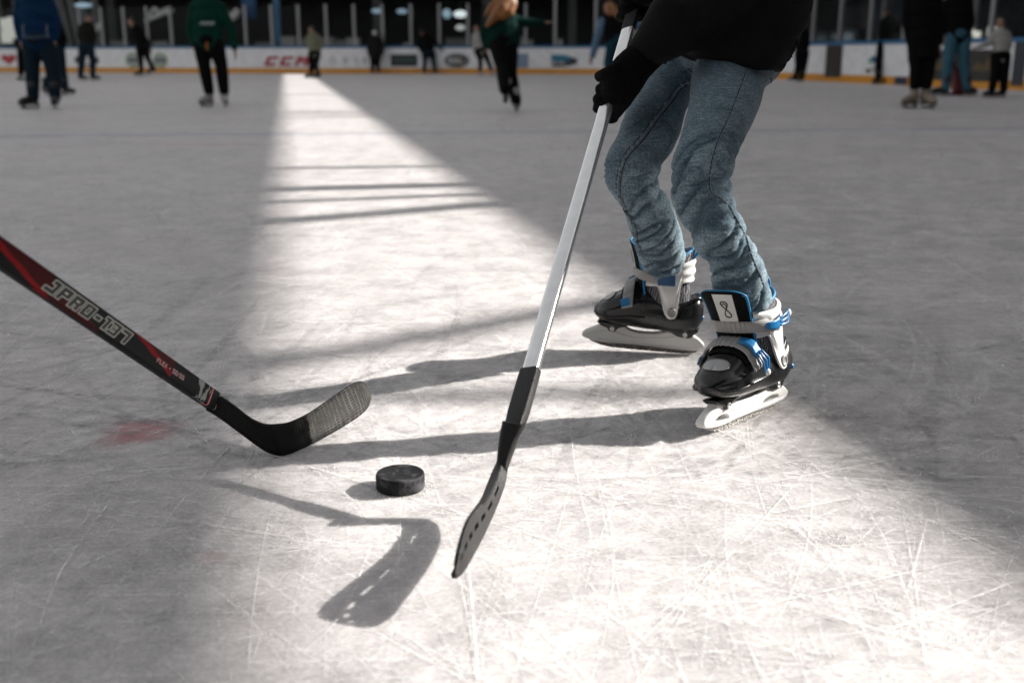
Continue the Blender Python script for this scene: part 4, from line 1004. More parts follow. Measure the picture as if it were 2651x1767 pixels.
prs = [((944, 395), (1066, 415), 1.60), ((930, 465), (1035, 480), 1.60), ((919, 560), (1000, 565), 1.595), ((913, 600), (976, 640), 1.592), ((900, 655), (948, 730), 1.582), ((878, 725), (908, 835), 1.54), ((845, 803), (868, 935), 1.485), ((812, 850), (830, 1020), 1.435), ((780, 890), (793, 1095), 1.39), ((752, 932), (755, 1165), 1.35), ((728, 992), (724, 1215), 1.325), ((705, 1080), (701, 1238), 1.31), ((686, 1170), (689, 1246), 1.30), ((674, 1225), (680, 1247), 1.298)]
arr = np.array([[*c9(a), *c9(b), z] for a, b, z in prs]); NS = 96
arr = cr(arr, NS)
for _ in range(14): arr[1:-1] = (arr[:-2]+2*arr[1:-1]+arr[2:])/4
V, F = [], []; NVs = 7
tp = [D(r[0], r[1], r[4]) for r in arr]; bp = [D(r[2], r[3], r[4]-.004) for r in arr]
for sgn in (1, -1):
    for i in range(NS):
        tg = tp[min(NS-1, i+1)]-tp[max(0, i-1)]; upd = tp[i]-bp[i]; nr = tg.cross(upd).normalized()
        if (nr.x < 0 if i == 0 else nr.dot(pn_) < 0): nr = -nr
        pn_ = nr
        th_ = interp(i, [0, 14, 26, 40, 60, 95], [.0115, .0105, .0100, .0080, .0045, .0034])
        for j in range(NVs+1):
            v = j/NVs; V.append(bp[i]*(1-v)+tp[i]*v+nr*sgn*th_*(1-abs(2*v-1)**8*.5))
n1 = NS*(NVs+1); q_ = lambda s, i, j: s*n1+i*(NVs+1)+j
holes = set()
for h0 in (36, 43, 50, 57, 64, 71, 78):
    for i in range(h0, h0+4):
        for j in (4,): holes.add((i, j))
for i in range(NS-1):
    for j in range(NVs):
        if (i, j) in holes:
            for (a, b, nb) in (((i, j), (i, j+1), (i-1, j)), ((i+1, j), (i+1, j+1), (i+1, j)), ((i, j), (i+1, j), (i, j-1)), ((i, j+1), (i+1, j+1), (i, j+1))):
                if nb not in holes: F.append((q_(0, *a), q_(0, *b), q_(1, *b), q_(1, *a)))
            continue
        F += [(q_(0, i, j), q_(0, i+1, j), q_(0, i+1, j+1), q_(0, i, j+1)), (q_(1, i, j), q_(1, i, j+1), q_(1, i+1, j+1), q_(1, i+1, j))]
    F += [(q_(0, i, 0), q_(1, i, 0), q_(1, i+1, 0), q_(0, i+1, 0)), (q_(0, i, NVs), q_(0, i+1, NVs), q_(1, i+1, NVs), q_(1, i, NVs))]
for j in range(NVs):
    F += [(q_(0, 0, j), q_(0, 0, j+1), q_(1, 0, j+1), q_(1, 0, j)), (q_(0, NS-1, j), q_(1, NS-1, j), q_(1, NS-1, j+1), q_(0, NS-1, j+1))]
mk('blade', (V, F), M_plast, rs, True, True, auto=1.1)
# ================================================================== MAIN SKATER
MS = empty('person', (.44, 2.1, 0)); tag(MS, 'skater in faded blue jeans and black jacket holding the silver hockey stick', 'person')
# ---- ice skates
M_shell = mat('boot_black', (.0045, .0045, .005), .30, coat=.12, noise_amt=.3, noise_scale=45)
M_wpl = mat('white_plastic', (.70, .69, .67), .32, noise_amt=.04, noise_scale=25)
M_gpl = mat('grey_plastic', (.27, .265, .26), .4); M_bpl = mat('blue_plastic', (.008, .15, .36), .32); M_lin = mat('liner_black', (.005, .005, .0055), .9, spec=.15, bump=.5, bump_scale=500)
M_pip = mat('piping_blue', (.008, .17, .36), .6); M_lab = mat('tongue_label', (.60, .60, .58), .7); M_edge = mat('blade_steel', (.17, .16, .15), .35, metal=.7, noise_amt=.2, noise_scale=120); M_bolt = mat('bolt', (.65, .65, .63), .3, metal=.6)
def mesh_fabric():
    m = mat('liner_pattern', (.06, .06, .07), .6); n, l = m.node_tree.nodes, m.node_tree.links
    tc = n.new('ShaderNodeTexCoord'); w = n.new('ShaderNodeTexWave'); w.inputs['Scale'].default_value = 60; w.inputs['Distortion'].default_value = 9; w.inputs['Detail'].default_value = 3
    l.new(tc.outputs['Object'], w.inputs['Vector']); r = n.new('ShaderNodeValToRGB'); r.color_ramp.elements[0].color = (.008, .008, .01, 1); r.color_ramp.elements[0].position = .55; r.color_ramp.elements[1].color = (.22, .22, .25, 1); r.color_ramp.elements[1].position = .92
    l.new(w.outputs['Fac'], r.inputs[0]); l.new(r.outputs[0], n['Principled BSDF'].inputs['Base Color']); return m
M_pat = mesh_fabric()
XS = [-.142, -.136, -.122, -.10, -.06, -.02, 0, .03, .07, .10, .12, .131]
Z1 = [.100, .128, .136, .124, .124, .146, .153, .148, .129, .114, .102, .088]
Z0 = [.085, .066, .054, .051, .050, .051, .052, .054, .058, .062, .068, .078]
WW = [.006, .026, .038, .044, .045, .046, .049, .053, .052, .045, .030, .006]
EXPO = 2.5
def S_(x, th, off=0.0):
    z1, z0, w = interp(x, XS, Z1), interp(x, XS, Z0), interp(x, XS, WW)
    c, s = math.cos(th), math.sin(th); c = math.copysign(abs(c)**(2/EXPO), c); s = math.copysign(abs(s)**(2/(EXPO if s < 0 else 2.1)), s)
    d = math.degrees(th) % 360
    if d > 180: dd = 360-d if d > 270 else -(d-180)+0
    dd = min(abs(d), abs(180-d)) if d <= 180 else -min(abs(d-180), abs(360-d))
    rg_ = 0
    if -.13 < x < .125:
        for (t0, k, a, wd) in ((20, 140, .0016, 7), (48, 210, -.0016, 6), (-12, 60, .0022, 6), (2, 330, -.0014, 6)):
            rg_ += a*math.exp(-((dd-(t0-k*x+300*x*x))/wd)**2)
    o = off+rg_
    return Vector((x, (w+o)*c, (z1+z0)/2+((z1-z0)/2+o)*s))
def xs_smooth(n):
    return [-.142+.273*(.5-.5*math.cos(PI*i/(n-1))) for i in range(n)]
# smooth the profile tables
_d = np.linspace(-.142, .131, 200)
def _sm(t):
    y = np.interp(_d, XS, t); k = np.ones(13)/13; yp = np.pad(y, 6, mode='edge'); y2 = np.convolve(yp, k, 'valid'); y2[0], y2[-1] = y[0], y[-1]; return y2
Z1, Z0, WW = _sm(Z1), _sm(Z0), _sm(WW); XS = _d
def shell_vf(n=72, m=56):
    V, F = [], []
    for i, x in enumerate(xs_smooth(n)):
        for j in range(m): V.append(S_(x, 2*PI*j/m))
    for i in range(n-1):
        for j in range(m): F.append((i*m+j, i*m+(j+1) % m, (i+1)*m+(j+1) % m, (i+1)*m+j))
    F.append(tuple(range(m-1, -1, -1))); F.append(tuple((n-1)*m+j for j in range(m)))
    return V, F
LEAN = .26
def axis(z): return -.050+LEAN*(z-.10)
def C_(phi, z, off=0.0):                       # upright ankle surface; phi from the back, + on the +y side
    a = interp(z, [.06, .12, .16, .20, .25], [.062, .060, .060, .064, .069])+off; b = interp(z, [.06, .12, .16, .20, .25], [.041, .043, .045, .049, .053])+off
    c, s = math.cos(phi), math.sin(phi); c = math.copysign(abs(c)**.88, c); s = math.copysign(abs(s)**.88, s)
    return Vector((axis(z)-a*c, b*s, z))
def sstep(x, a, b): t = min(1, max(0, (x-a)/(b-a))); return t*t*(3-2*t)
def cuff_low(ph):
    d = abs(math.degrees(ph)); arm = math.exp(-(((d-80)/17)**4))
    base = .166-.012*sstep(d, 40, 130)
    return base-arm*.074
def cuff_top(ph):
    d = abs(math.degrees(ph)); return .212-.012*sstep(d, 20, 90)+.004*sstep(d, 110, 140)
def make_skate(label, at, yaw, pitch, roll, outer, snow):
    e = empty('ice_skate', at, (roll, pitch, yaw)); e.scale = (.94 if outer > 0 else .90, .96, 1.03); attach(e, MS, True); e['label'] = label
    mk('boot_shell', shell_vf(), M_shell, e)
    # liner, tongue
    top = lambda ph: .222+.012*math.cos(ph)-.006*abs(math.sin(ph))
    mk('liner', patch(lambda u, v, o: C_((u*2-1)*math.radians(150), .085+(top((u*2-1)*2.6)-.085)*v, o-.004), 60, 18, .004), M_pat, e)
    def tong(u, v, o):
        ph = math.radians(180+(u-.5)*(92-10*v)); z = .105+.140*v; p = C_(ph, z, o+.003+.010*v*v)
        rd = .010*max(0, v-.86)/.14*abs(2*u-1)**3; p.z -= rd; p.x += .006*math.sin(v*PI)*0; return p
    mk('tongue', patch(tong, 24, 24, .007), M_lin, e)
    mk('inner_sock', patch(lambda u, v, o: C_((u*2-1)*PI, .10+.112*v, o-.010), 48, 8, .004), M_lin, e)
    # piping
    edge = [tong(0, v, .006) for v in np.linspace(.0, 1, 20)]+[tong(u, 1, .004) for u in np.linspace(.05, .95, 20)]+[tong(1, v, .006) for v in np.linspace(1, .0, 20)]
    mk('tongue_piping', tube(edge, [.0026]*len(edge), n=8), M_pip, e)
    rim = [C_((u*2-1)*math.radians(128), top((u*2-1)*2.6)+.001, -.001) for u in np.linspace(0, 1, 50)]
    mk('collar_piping', tube(rim, [.0032]*50, n=8), M_pip, e)
    lp = [C_(.12, .215, .004), C_(.12, .232, .010)+Vector((-.004, 0, 0)), C_(.10, .246, .008)+Vector((-.006, 0, 0)), C_(0, .250, .004)+Vector((-.004, 0, 0)), C_(-.10, .244, .006), C_(-.12, .228, .004), C_(-.12, .215, .002)]
    mk('pull_loop', tube(cr(lp, 24), [.0030]*24, n=8, flat=1.0), M_pip, e)
    # woven label with its looped emblem
    mk('tongue_label', patch(lambda u, v, o: tong(.26+.34*u, .56+.40*v, .0075+o), 10, 10, .0008), M_lab, e, False)
    t_ = np.linspace(0, 2*PI, 70)
    em = [(.43+.060*math.sin(2*t)*.9+.018*math.cos(t), .76+.105*math.cos(t)) for t in t_]
    mk('looped_emblem', tube([tong(a, b, .0090) for a, b in em], [.0011]*70, n=6), mat('emblem_ink', (.04, .04, .045), .6), e)
    mk('looped_emblem', tube([tong(.43+.035*math.cos(t)+.02, .80+.035*math.sin(t), .0090) for t in t_[:48]], [.0009]*48, n=6), MATS['emblem_ink'], e)
    # white cuff with side arms
    def cuf(u, v, o):
        ph = math.radians((u*2-1)*132); lo, hi = cuff_low(ph), cuff_top(ph); z = lo+(hi-lo)*v
        return C_(ph, z, .002+o+.0022*math.sin(PI*min(1, v*1.0))**.5+.003*sstep(z, .13, .09)+.0016*math.cos(v*14))
    mk('cuff', patch(cuf, 110, 20, .0045), M_wpl, e, True, auto=1.0)
    for s in (1, -1):
        p = C_(s*math.radians(80), .101, .012)
        mk('rivet', lathe_at(p, Vector((0, s, 0)), [(.0004, -.006), (.0105, -.006), (.0105, .0006), (.0095, .0014), (.0065, .0012), (.006, .0004), (.0004, .0006)]), M_gpl, e)
    # ankle strap
    def astrap(u, v, o):
        ph = math.radians(88+184*u)*1; hw = .0105; z = .172+.006*math.sin(u*PI)+(v-.5)*2*hw
        rib = .0011*(math.sin(u*150) > 0) if .33 < u < .62 else 0
        return C_(ph*outer, z, .0145-.002*abs(2*v-1)**4+o+rib)
    mk('ankle_strap', patch(astrap, 120, 6, .003), M_gpl, e, False)
    def buck(f, u0, u1, w0, w1, lift):
        def g(u, v, o):
            w = w0+(w1-w0)*u; w *= (1-abs(2*min(max(u, 0), 1)-1)**6*.35); return f(u0+(u1-u0)*u, v, w, lift*math.sin(PI*min(1, .15+u*.9))+o)
        return g
    fa = lambda ph, v, w, o: C_(math.radians(ph)*outer, .176+.014*max(0, (100-ph)/50)+(v-.5)*2*w, .017+o)
    mk('ankle_buckle', patch(buck(fa, 116, 84, .0065, .009, .004), 20, 6, .004), M_bpl, e)
    for dv in (.1, .5, .9): mk('buckle_lever', tube([fa(90, dv, .008, .006), fa(76, .5+(dv-.5)*1.5, .008, .008), fa(60, .5+(dv-.5), .008, .005)], [.0021, .0021, .0021], n=6), M_bpl, e)
    mk('buckle_tip', ellipsoid(fa(60, .5, .008, .006), (.006, .004, .007)), M_wpl, e)
    mk('strap_lock', patch(lambda u, v, o: C_(-outer*math.radians(100-26*u), .172+(v-.5)*.023, .015+o), 8, 4, .003), mat('lock_blue', (.008, .075, .19), .35), e, False)
    # instep strap
    def istrap(u, v, o):
        th = math.radians(8+164*u); x = .034+.010*math.sin(th)+.010*(1-math.sin(th))+(v-.5)*.026
        rib = .0010*(math.sin(u*150) > 0) if .40 < u < .60 else 0
        y = S_(x, th if outer > 0 else PI-th, .0065+.006*math.sin(th)-.0015*abs(2*v-1)**4+o+rib); return y
    mk('instep_pad', patch(lambda u, v, o: S_(.012+.05*v, math.radians(28+124*u), .002+.0022*math.sin(PI*v)*math.sin(PI*u)+o), 24, 8, .002), M_lin, e)
    mk('instep_strap', patch(istrap, 100, 6, .003), M_gpl, e, False)
    fi = lambda th, v, w, o: S_(.044-.012*(60-th)/60+(v-.5)*2*w, math.radians(th) if outer > 0 else PI-math.radians(th), .014+o)
    mk('instep_buckle', patch(buck(fi, 74, 30, .0065, .0095, .004), 20, 6, .004), M_bpl, e)
    for dv in (.1, .5, .9): mk('buckle_lever', tube([fi(34, dv, .008, .006), fi(18, .5+(dv-.5)*1.5, .008, .008), fi(2, .5+(dv-.5)*1.1, .008, .006)], [.0021]*3, n=6), M_bpl, e)
    mk('buckle_tip', ellipsoid(fi(0, .5, .008, .007), (.006, .005, .006)), M_wpl, e)
    mk('strap_lock', patch(lambda u, v, o: S_(.036+.021*v+.006*u, (math.radians(180-20*u-12) if outer > 0 else math.radians(12+20*u)), .010+o), 8, 4, .003), M_bpl, e, False)
    # grey oval on the toe, heel rim, heel button
    mk('toe_oval', patch(lambda u, v, o: S_(.092+.014*v*math.cos(u*2*PI), math.radians(90)+.55*v*math.sin(u*2*PI), .0016+o), 28, 4, .0006), mat('oval_grey', (.42, .42, .42), .35), e)
    hr = [S_(x, th, .002) for x, th in [(-.05, math.radians(42)), (-.09, math.radians(48)), (-.125, math.radians(60)), (-.136, math.radians(90)), (-.125, math.radians(120)), (-.09, math.radians(132)), (-.05, math.radians(138))]]
    mk('heel_rim', tube(cr(hr, 40), [.004]*40, n=8), M_shell, e)
    mk('heel_button', tube([(-.128, outer*.031, .078), (-.138, outer*.018, .080)], [.006, .007], n=10), M_bpl, e)
    mk('toe_bumper', tube([S_(x, math.radians(-14), .0015) for x in np.linspace(.0, .12, 20)]+[S_(.128, 0, .002)]+[S_(x, math.radians(194), .0015) for x in np.linspace(.12, .0, 20)], [.0028]*41, n=8), M_shell, e)
    # holder, lugs, blade
    outl = smoothloop([(-.150, .022), (-.140, .034), (-.118, .046), (-.098, .054), (-.06, .050), (-.02, .043), (.03, .044), (.06, .056), (.105, .058), (.118, .050), (.150, .036), (.158, .026), (.146, .018), (.10, .012), (.04, .0125), (-.02, .0115), (-.08, .0095), (-.13, .011)], 130)
    h1 = smoothloop([(.075, .022), (.09, .020), (.118, .0235), (.112, .028), (.095, .031), (.080, .028)], 36)
    h2 = smoothloop([(-.050, .021), (-.07, .018), (-.10, .020), (-.108, .024), (-.09, .028), (-.065, .027)], 36)
    h3 = smoothloop([(-.02, .020), (.0, .018), (.04, .020), (.05, .027), (.015, .033), (-.012, .030)], 36)
    vf = poly2d('h', ([outl, h1, h2] if outer > 0 else [outl]), .0105, .0045, 3)
    mk('blade_holder', ([(v.x, -v.z, v.y) for v in vf[0]], vf[1]), M_wpl, e, True, auto=.9)
    for s in (1, -1):
        for q in ([(.145, .030), (.10, .040), (.03, .030), (-.05, .034), (-.10, .042), (-.125, .038)], [(.12, .021), (.05, .017), (-.02, .0165), (-.09, .0155), (-.13, .017)]): mk('holder_rib', tube([(p[0], s*.0102, p[1]) for p in cr(q, 30)], [.0016]*30, n=6), M_wpl, e)
    for lg in ([(.045, .056), (.115, .062), (.112, .053), (.095, .047), (.088, .040), (.074, .040), (.066, .048)], [(-.13, .060), (-.045, .056), (-.062, .050), (-.085, .040), (-.112, .039), (-.122, .046)]):
        vf = poly2d('l', [smoothloop(lg, 50)], .0165, .003); mk('mounting_lug', ([(v.x, -v.z, v.y) for v in vf[0]], vf[1]), M_shell, e, True, auto=.9)
    for bx_, bz in ((.081, .0465), (-.101, .0465)):
        for s in (1, -1):
            mk('bolt', lathe_at(Vector((bx_, s*.0165, bz)), Vector((0, s, 0)), [(.0004, -.003), (.006, -.003), (.006, .0015), (.0048, .0024), (.003, .0022), (.0025, .0008), (.0004, .0008)], 16), M_bolt, e)
    bl = [(-.137, .014), (-.132, .006), (-.12, .0018), (-.09, .0004), (0, 0), (.08, .0008), (.11, .0045), (.135, .012), (.15, .022), (.142, .026), (.10, .018), (.04, .020), (-.02, .019), (-.08, .016), (-.132, .018)]
    vf = poly2d('b', [bl], .0016, .0003, 1); mk('blade', ([(v.x, -v.z, v.y) for v in vf[0]], vf[1]), M_edge, e, False)
    g = random.Random(5)
    L = []
    for _ in range(snow):
        x = g.uniform(-.135, .115); z = abs(g.gauss(.004, .0045)); s = g.choice((1, -1)); zz = z+interp(x, [-.135, -.12, .08, .115], [.006, .001, .001, .006])
        L.append(crumb((x, s*g.uniform(.0012, .0024), max(.0006, zz)), g.uniform(.0006, .0018), g))
    if L: mk('packed_snow', join(*L), mat('packed_snow', (.74, .72, .68), .8), e, False)
    return e
def lathe_at(c, axd, prof, n=24):
    R = axd.to_track_quat('Z', 'Y').to_matrix(); V, F = lathe(prof, n)
    return [Vector(c)+R @ Vector(v) for v in V], F
n_toe, n_heel = G(1836, 1124), G(2043, 1051); dv = (n_toe-n_heel); yawN = math.atan2(dv.y, dv.x)+math.radians(5)
sk1 = make_skate('near skate with the looped emblem on its tongue, pointing toward the viewer', (n_toe+n_heel)/2+Vector((-.010, -.002, 0)), yawN, 0, math.radians(7), 1, 1300)
LEAN = .10; yawF = math.radians(169); tdir = Vector((math.cos(yawF), math.sin(yawF), 0)); ptc = math.radians(2.2)
atF = G(1794, 917)+tdir*.112; atF.z = .112*math.sin(ptc)
sk2 = make_skate('far skate seen from its inner side, toe pointing left', atF, yawF, -ptc, 0, -1, 150)

# ---- jeans
ST_N = [(1800, 2035, 105, 2.20), (1800, 2020, 150, 2.16), (1788, 1988, 205, 2.11), (1780, 1968, 268, 2.05), (1758, 1926, 357, 1.975), (1740, 1900, 424, 1.93), (1737, 1896, 475, 1.915), (1746, 1906, 525, 1.915), (1772, 1924, 575, 1.92), (1792, 1948, 622, 1.93), (1827, 1964, 660, 1.935), (1840, 1980, 700, 1.945), (1848, 1989, 742, 1.95), (1858, 1994, 772, 1.955), (1864, 1996, 796, 1.96)]
ST_F = [(1740, 1960, 95, 2.34), (1705, 1905, 150, 2.33), (1668, 1845, 205, 2.30), (1631, 1790, 268, 2.27), (1593, 1758, 353, 2.22), (1566, 1722, 412, 2.20), (1562, 1708, 450, 2.20), (1588, 1716, 495, 2.21), (1614, 1738, 536, 2.24), (1630, 1755, 585, 2.28), (1644, 1768, 625, 2.32), (1656, 1773, 660, 2.35), (1664, 1775, 688, 2.37)]
def leg(stn):
    C, R = [], []
    for a, b, y, z in stn: C.append(D((a+b)/2, y, z)); R.append((b-a)/2/FPX*z)
    C = cr(C, 60); R = cr([[r] for r in R], 60)[:, 0]
    T = np.gradient(C, axis=0); T /= np.linalg.norm(T, axis=1)[:, None]
    # the outline widths were read horizontally: correct for the leg's tilt in the picture
    P2 = np.array([PX(c)[:2] for c in C]); t2 = np.gradient(P2, axis=0); cosn = np.abs(t2[:, 1])/np.linalg.norm(t2, axis=1)
    return C, R*np.clip(cosn, .75, 1), T
LN, LF = leg(ST_N), leg(ST_F)
pel = ellipsoid(D(1895, 108, 2.28), (.125, .15, .12))
parts = [tube(L[0], list(L[1]), n=28, capround=False) for L in (LN, LF)]+[pel, ellipsoid(D(1960, 130, 2.29), (.06, .12, .08))]
jm = remesh(join(*parts), .0034, 6)
nv = len(jm.vertices); co = np.empty(nv*3); jm.vertices.foreach_get('co', co); co = co.reshape(-1, 3)
no = np.array([v.normal[:] for v in jm.vertices])
disp = np.zeros(nv); fold = np.zeros(nv)
def nz(p, s): return noise.noise(Vector(p)*1.0+Vector((s*13.1, s*7.7, s*3.3)))
best = np.full(nv, 9e9); par = np.zeros(nv); who = np.zeros(nv, int); rad = np.zeros((nv, 3))
for k, (C, R, T) in enumerate((LN, LF)):
    d = np.linalg.norm(co[:, None, :]-C[None, :, :], axis=2); i = d.argmin(1); m = d.min(1)
    s = m < best; best[s] = m[s]; par[s] = i[s]/59; who[s] = k
    rad[s] = (co[s]-C[i[s]])
arcs = [np.r_[0, np.cumsum(np.linalg.norm(np.diff(L[0], axis=0), axis=1))] for L in (LN, LF)]
for i in range(nv):
    k = who[i]; s = np.interp(par[i], np.linspace(0, 1, 60), arcs[k]); C, R, T = (LN, LF)[k]; ii = int(par[i]*59)
    # refine arc position by projecting on the tangent
    s += float(np.dot(co[i]-C[ii], T[ii])); r = rad[i]-T[ii]*np.dot(rad[i], T[ii]); rl = np.linalg.norm(r)+1e-6; u = r/rl
    L_ = arcs[k][-1]; t = s/L_
    low = sstep(t, .50, .66); kn = math.exp(-((t-.52)/.09)**2); th = 1-low
    back = .5+.5*u[0]
    warp = 1.3*nz((u[0]*1.1, u[1]*1.1, t*3+k*5), 1)
    a = abs(nz((u[0]*.32, u[1]*.32+k*9, s*31+warp*.5+u[0]*.7), 2))          # sharp-valleyed rings
    b = abs(nz((u[0]*.8, u[1]*.8+k*4, s*62+warp*1.1), 3))
    ring = (.27-math.exp(-a*8.5))*.0100+(.3-math.exp(-b*7))*.0042
    kf = (.27-math.exp(-abs(nz((u[0]*.6, u[1]*.6, s*36+warp*.8+u[0]*1.2), 4))*8.5))*.0095*(.05+.95*back)
    tf_ = nz((u[0]*1.5, u[1]*1.5, s*6), 5)*.0024+(min(abs(nz((u[0]*.9, u[1]*.9, s*15-u[0]*1.5), 6))*2.2, 1)-.6)*.0018
    dsp = low*ring*.92+kn*kf*.9+th*tf_*(.35+.65*sstep(abs(t-.45), .05, .2))
    if t < .25: dsp += sstep(.25-t, 0, .2)*(min(abs(nz((u[0]*1.2, u[1]*1.2, s*17+u[0]*2.2), 8))*2.2, 1)-.6)*.006
    disp[i] = dsp; fold[i] = dsp
co += no*disp[:, None]
jm.vertices.foreach_set('co', co.ravel()); jm.update()
jm.attributes.new('fold', 'FLOAT', 'POINT').data.foreach_set('value', np.clip(fold/.012+.5, 0, 1))
def denim():
    m = bpy.data.materials.new('faded_denim'); m.use_nodes = True; n, l = m.node_tree.nodes, m.node_tree.links
    b = n['Principled BSDF']; b.inputs['Roughness'].default_value = .9; b.inputs['Specular IOR Level'].default_value = .2; b.inputs['Sheen Weight'].default_value = .12
    tc = n.new('ShaderNodeTexCoord')
    def noi(s, d=5, sc=(1, 1, 1)):
        mp = n.new('ShaderNodeMapping'); mp.inputs['Scale'].default_value = sc; l.new(tc.outputs['Object'], mp.inputs[0])
        t = n.new('ShaderNodeTexNoise'); t.inputs['Scale'].default_value = s; t.inputs['Detail'].default_value = d; t.inputs['Roughness'].default_value = .65; l.new(mp.outputs[0], t.inputs['Vector']); return t.outputs['Fac']
    def rng(x, a, c, lo, hi):
        r = n.new('ShaderNodeMapRange'); 
        for k, v in zip(('From Min', 'From Max', 'To Min', 'To Max'), (a, c, lo, hi)): r.inputs[k].default_value = v
        l.new(x, r.inputs['Value']); return r.outputs[0]
    def op(o, a, c):
        k = n.new('ShaderNodeMath'); k.operation = o
        for i, v in enumerate((a, c)):
            if isinstance(v, (int, float)): k.inputs[i].default_value = v
            else: l.new(v, k.inputs[i])
        return k.outputs[0]
    at = n.new('ShaderNodeAttribute'); at.attribute_name = 'fold'
    wear = op('ADD', rng(at.outputs['Fac'], .25, .8, -.16, .20), rng(noi(9, 6), .3, .7, -.12, .12))
    twl = noi(420, 3, (1, 1, .35)); twh = noi(260, 3, (.3, .3, 1.6))
    wear = op('ADD', wear, op('ADD', rng(twl, .3, .7, -.24, .24), rng(twh, .3, .7, -.17, .17)))
    r = n.new('ShaderNodeValToRGB'); e = r.color_ramp.elements; e[0].position = .0; e[0].color = (.030, .058, .082, 1); e[1].position = 1; e[1].color = (.33, .42, .46, 1)
    x = e.new(.5); x.color = (.105, .158, .195, 1)
    l.new(op('ADD', wear, .5), r.inputs[0]); l.new(r.outputs[0], b.inputs['Base Color'])
    bu = n.new('ShaderNodeBump'); bu.inputs['Strength'].default_value = .5; bu.inputs['Distance'].default_value = .0015; l.new(op('ADD', twl, twh), bu.inputs['Height']); l.new(bu.outputs[0], b.inputs['Normal'])
    return m
jn = link_mesh('jeans', jm, denim(), None); attach(jn, MS, True)
bvh = BVHTree.FromPolygons([v.co.copy() for v in jm.vertices], [tuple(p.vertices) for p in jm.polygons])
def cast(px, py):
    d = ray(px, py).normalized(); h = bvh.ray_cast(Vector((0, 0, CH)), d); return (h[0], h[1]) if h[0] is not None else None
c5 = lambda x, y: (1450+x/2.24, y/2.24)
def seam(name, pts, r, lift, m, n=120, wob=0, zmax=9):
    P = []
    for p in cr([c5(*q) for q in pts], n):
        h = cast(*p)
        if h and (not P or (h[0]-P[-1]).length < .05): P.append(h[0]+h[1]*lift)
    if len(P) < 4: return
    rr = [r*(1+wob*math.sin(i*1.9)+wob*.6*math.sin(i*.77)) for i in range(len(P))]
    mk(name, tube(P, rr, n=6), m, jn, True, True)
M_sd = mat('seam_dark', (.02, .03, .04), .9); M_sl = mat('seam_light', (.16, .20, .235), .9, noise_amt=.4, noise_scale=150)
out_ = [(1078, 418), (1040, 520), (990, 650), (930, 780), (895, 880), (875, 960), (866, 1060), (876, 1112), (920, 1142), (975, 1190), (1010, 1250), (1060, 1340), (1085, 1400), (1105, 1470), (1140, 1560), (1160, 1600), (1180, 1660)]
seam('outer_seam', out_, .0009, -.0002, M_sd, 160, .3)
seam('outer_seam', [(x+6, y) for x, y in out_], .0010, -.0002, M_sl, 160, .5)
inn = list(reversed([(792, 474), (740, 484), (690, 520), (640, 590), (560, 690), (480, 800), (400, 890), (362, 960), (345, 1040), (343, 1110), (368, 1185), (390, 1240), (425, 1290), (440, 1350), (447, 1400), (462, 1455)]))
seam('inner_seam', [(x-5, y-4) for x, y in inn], .0034, -.0004, M_sl, 150, .5)
seam('inner_seam', [(x+8, y+5) for x, y in inn], .0013, .0, M_sd, 150, .3); seam('inner_seam', [(x-16, y-9) for x, y in inn], .0010, .0, M_sd, 150, .3); seam('inner_seam', [(x+13, y+9) for x, y in inn], .0012, .0001, M_sl, 150, .4)
seam('pocket_seam', [(1222, 452), (1224, 480), (1216, 530)], .0016, .0, M_sd, 30)
seam('fly_seam', [(745, 398), (775, 430), (792, 474)], .0014, .0, M_sd, 30)

# ---- jacket, gloves, body
M_jk = mat('jacket_black', (.0042, .0042, .0046), .85, spec=.16, bump=.5, bump_scale=120)
ring = [(.632, .437, 2.285, .102, .205), (.66, .442, 2.285, .118, .212), (.70, .447, 2.285, .132, .206), (.78, .448, 2.29, .148, .190), (.88, .440, 2.29, .146, .178), (.98, .415, 2.29, .130, .185), (1.05, .395, 2.29, .105, .165), (1.10, .375, 2.29, .07, .09), (1.14, .36, 2.29, .055, .06)]
V, F = [], []; n = 40
Q = cr(ring, 40)
for i, (z, x, y, a, b) in enumerate(Q):
    for j in range(n):
        p = 2*PI*j/n; c, s = math.cos(p), math.sin(p); c = math.copysign(abs(c)**.85, c); s = math.copysign(abs(s)**.85, s)
        slope = -.17*(x+a*c-.455)*max(0, 1-i/10)
        V.append((x+a*c, y+b*s, z+slope))
for i in range(39):
    for j in range(n): F.append((i*n+j, i*n+(j+1) % n, (i+1)*n+(j+1) % n, (i+1)*n+j))
F += [tuple(range(n-1, -1, -1)), tuple(39*n+j for j in range(n))]
shN, elN, wrN = Vector((.41, 2.16, 1.02)), D(1862, -42, 2.02), D(1672, 146, 2.08)
shF, elF, wrF = Vector((.385, 2.45, 1.03)), Vector((.285, 2.52, .875)), D(1668, -28, 2.30)
arN = tube(cr([shN, (shN+elN)/2, elN, elN*.55+wrN*.45, wrN], 24), list(np.interp(np.linspace(0, 1, 24), [0, .35, .55, .8, 1], [.078, .078, .082, .062, .036])), n=22)
arF = tube(cr([shF, (shF+elF)/2, elF, (elF+wrF)/2, wrF], 24), list(np.interp(np.linspace(0, 1, 24), [0, .4, .6, 1], [.075, .066, .062, .042])), n=22)
km = remesh(join((V, F), arN, arF, tube([(.365, 2.29, 1.10), (.34, 2.28, 1.17)], [.075, .06])), .0062, 5)
for v in km.vertices:
    p = v.co; f1 = min(abs(noise.noise(Vector((p.x*5+p.z*4, p.y*5, p.z*9-p.x*4))))*2.2, 1)-.6; f2 = noise.noise(p*22)
    v.co = p+v.normal*(f1*.015+f2*.0018)*(1 if p.z > .63 else .4)
attach(link_mesh('jacket', km, M_jk), MS, True)
M_gl = mat('knit_glove', (.0038, .0038, .0042), .95, spec=.1, bump=.8, bump_scale=350)
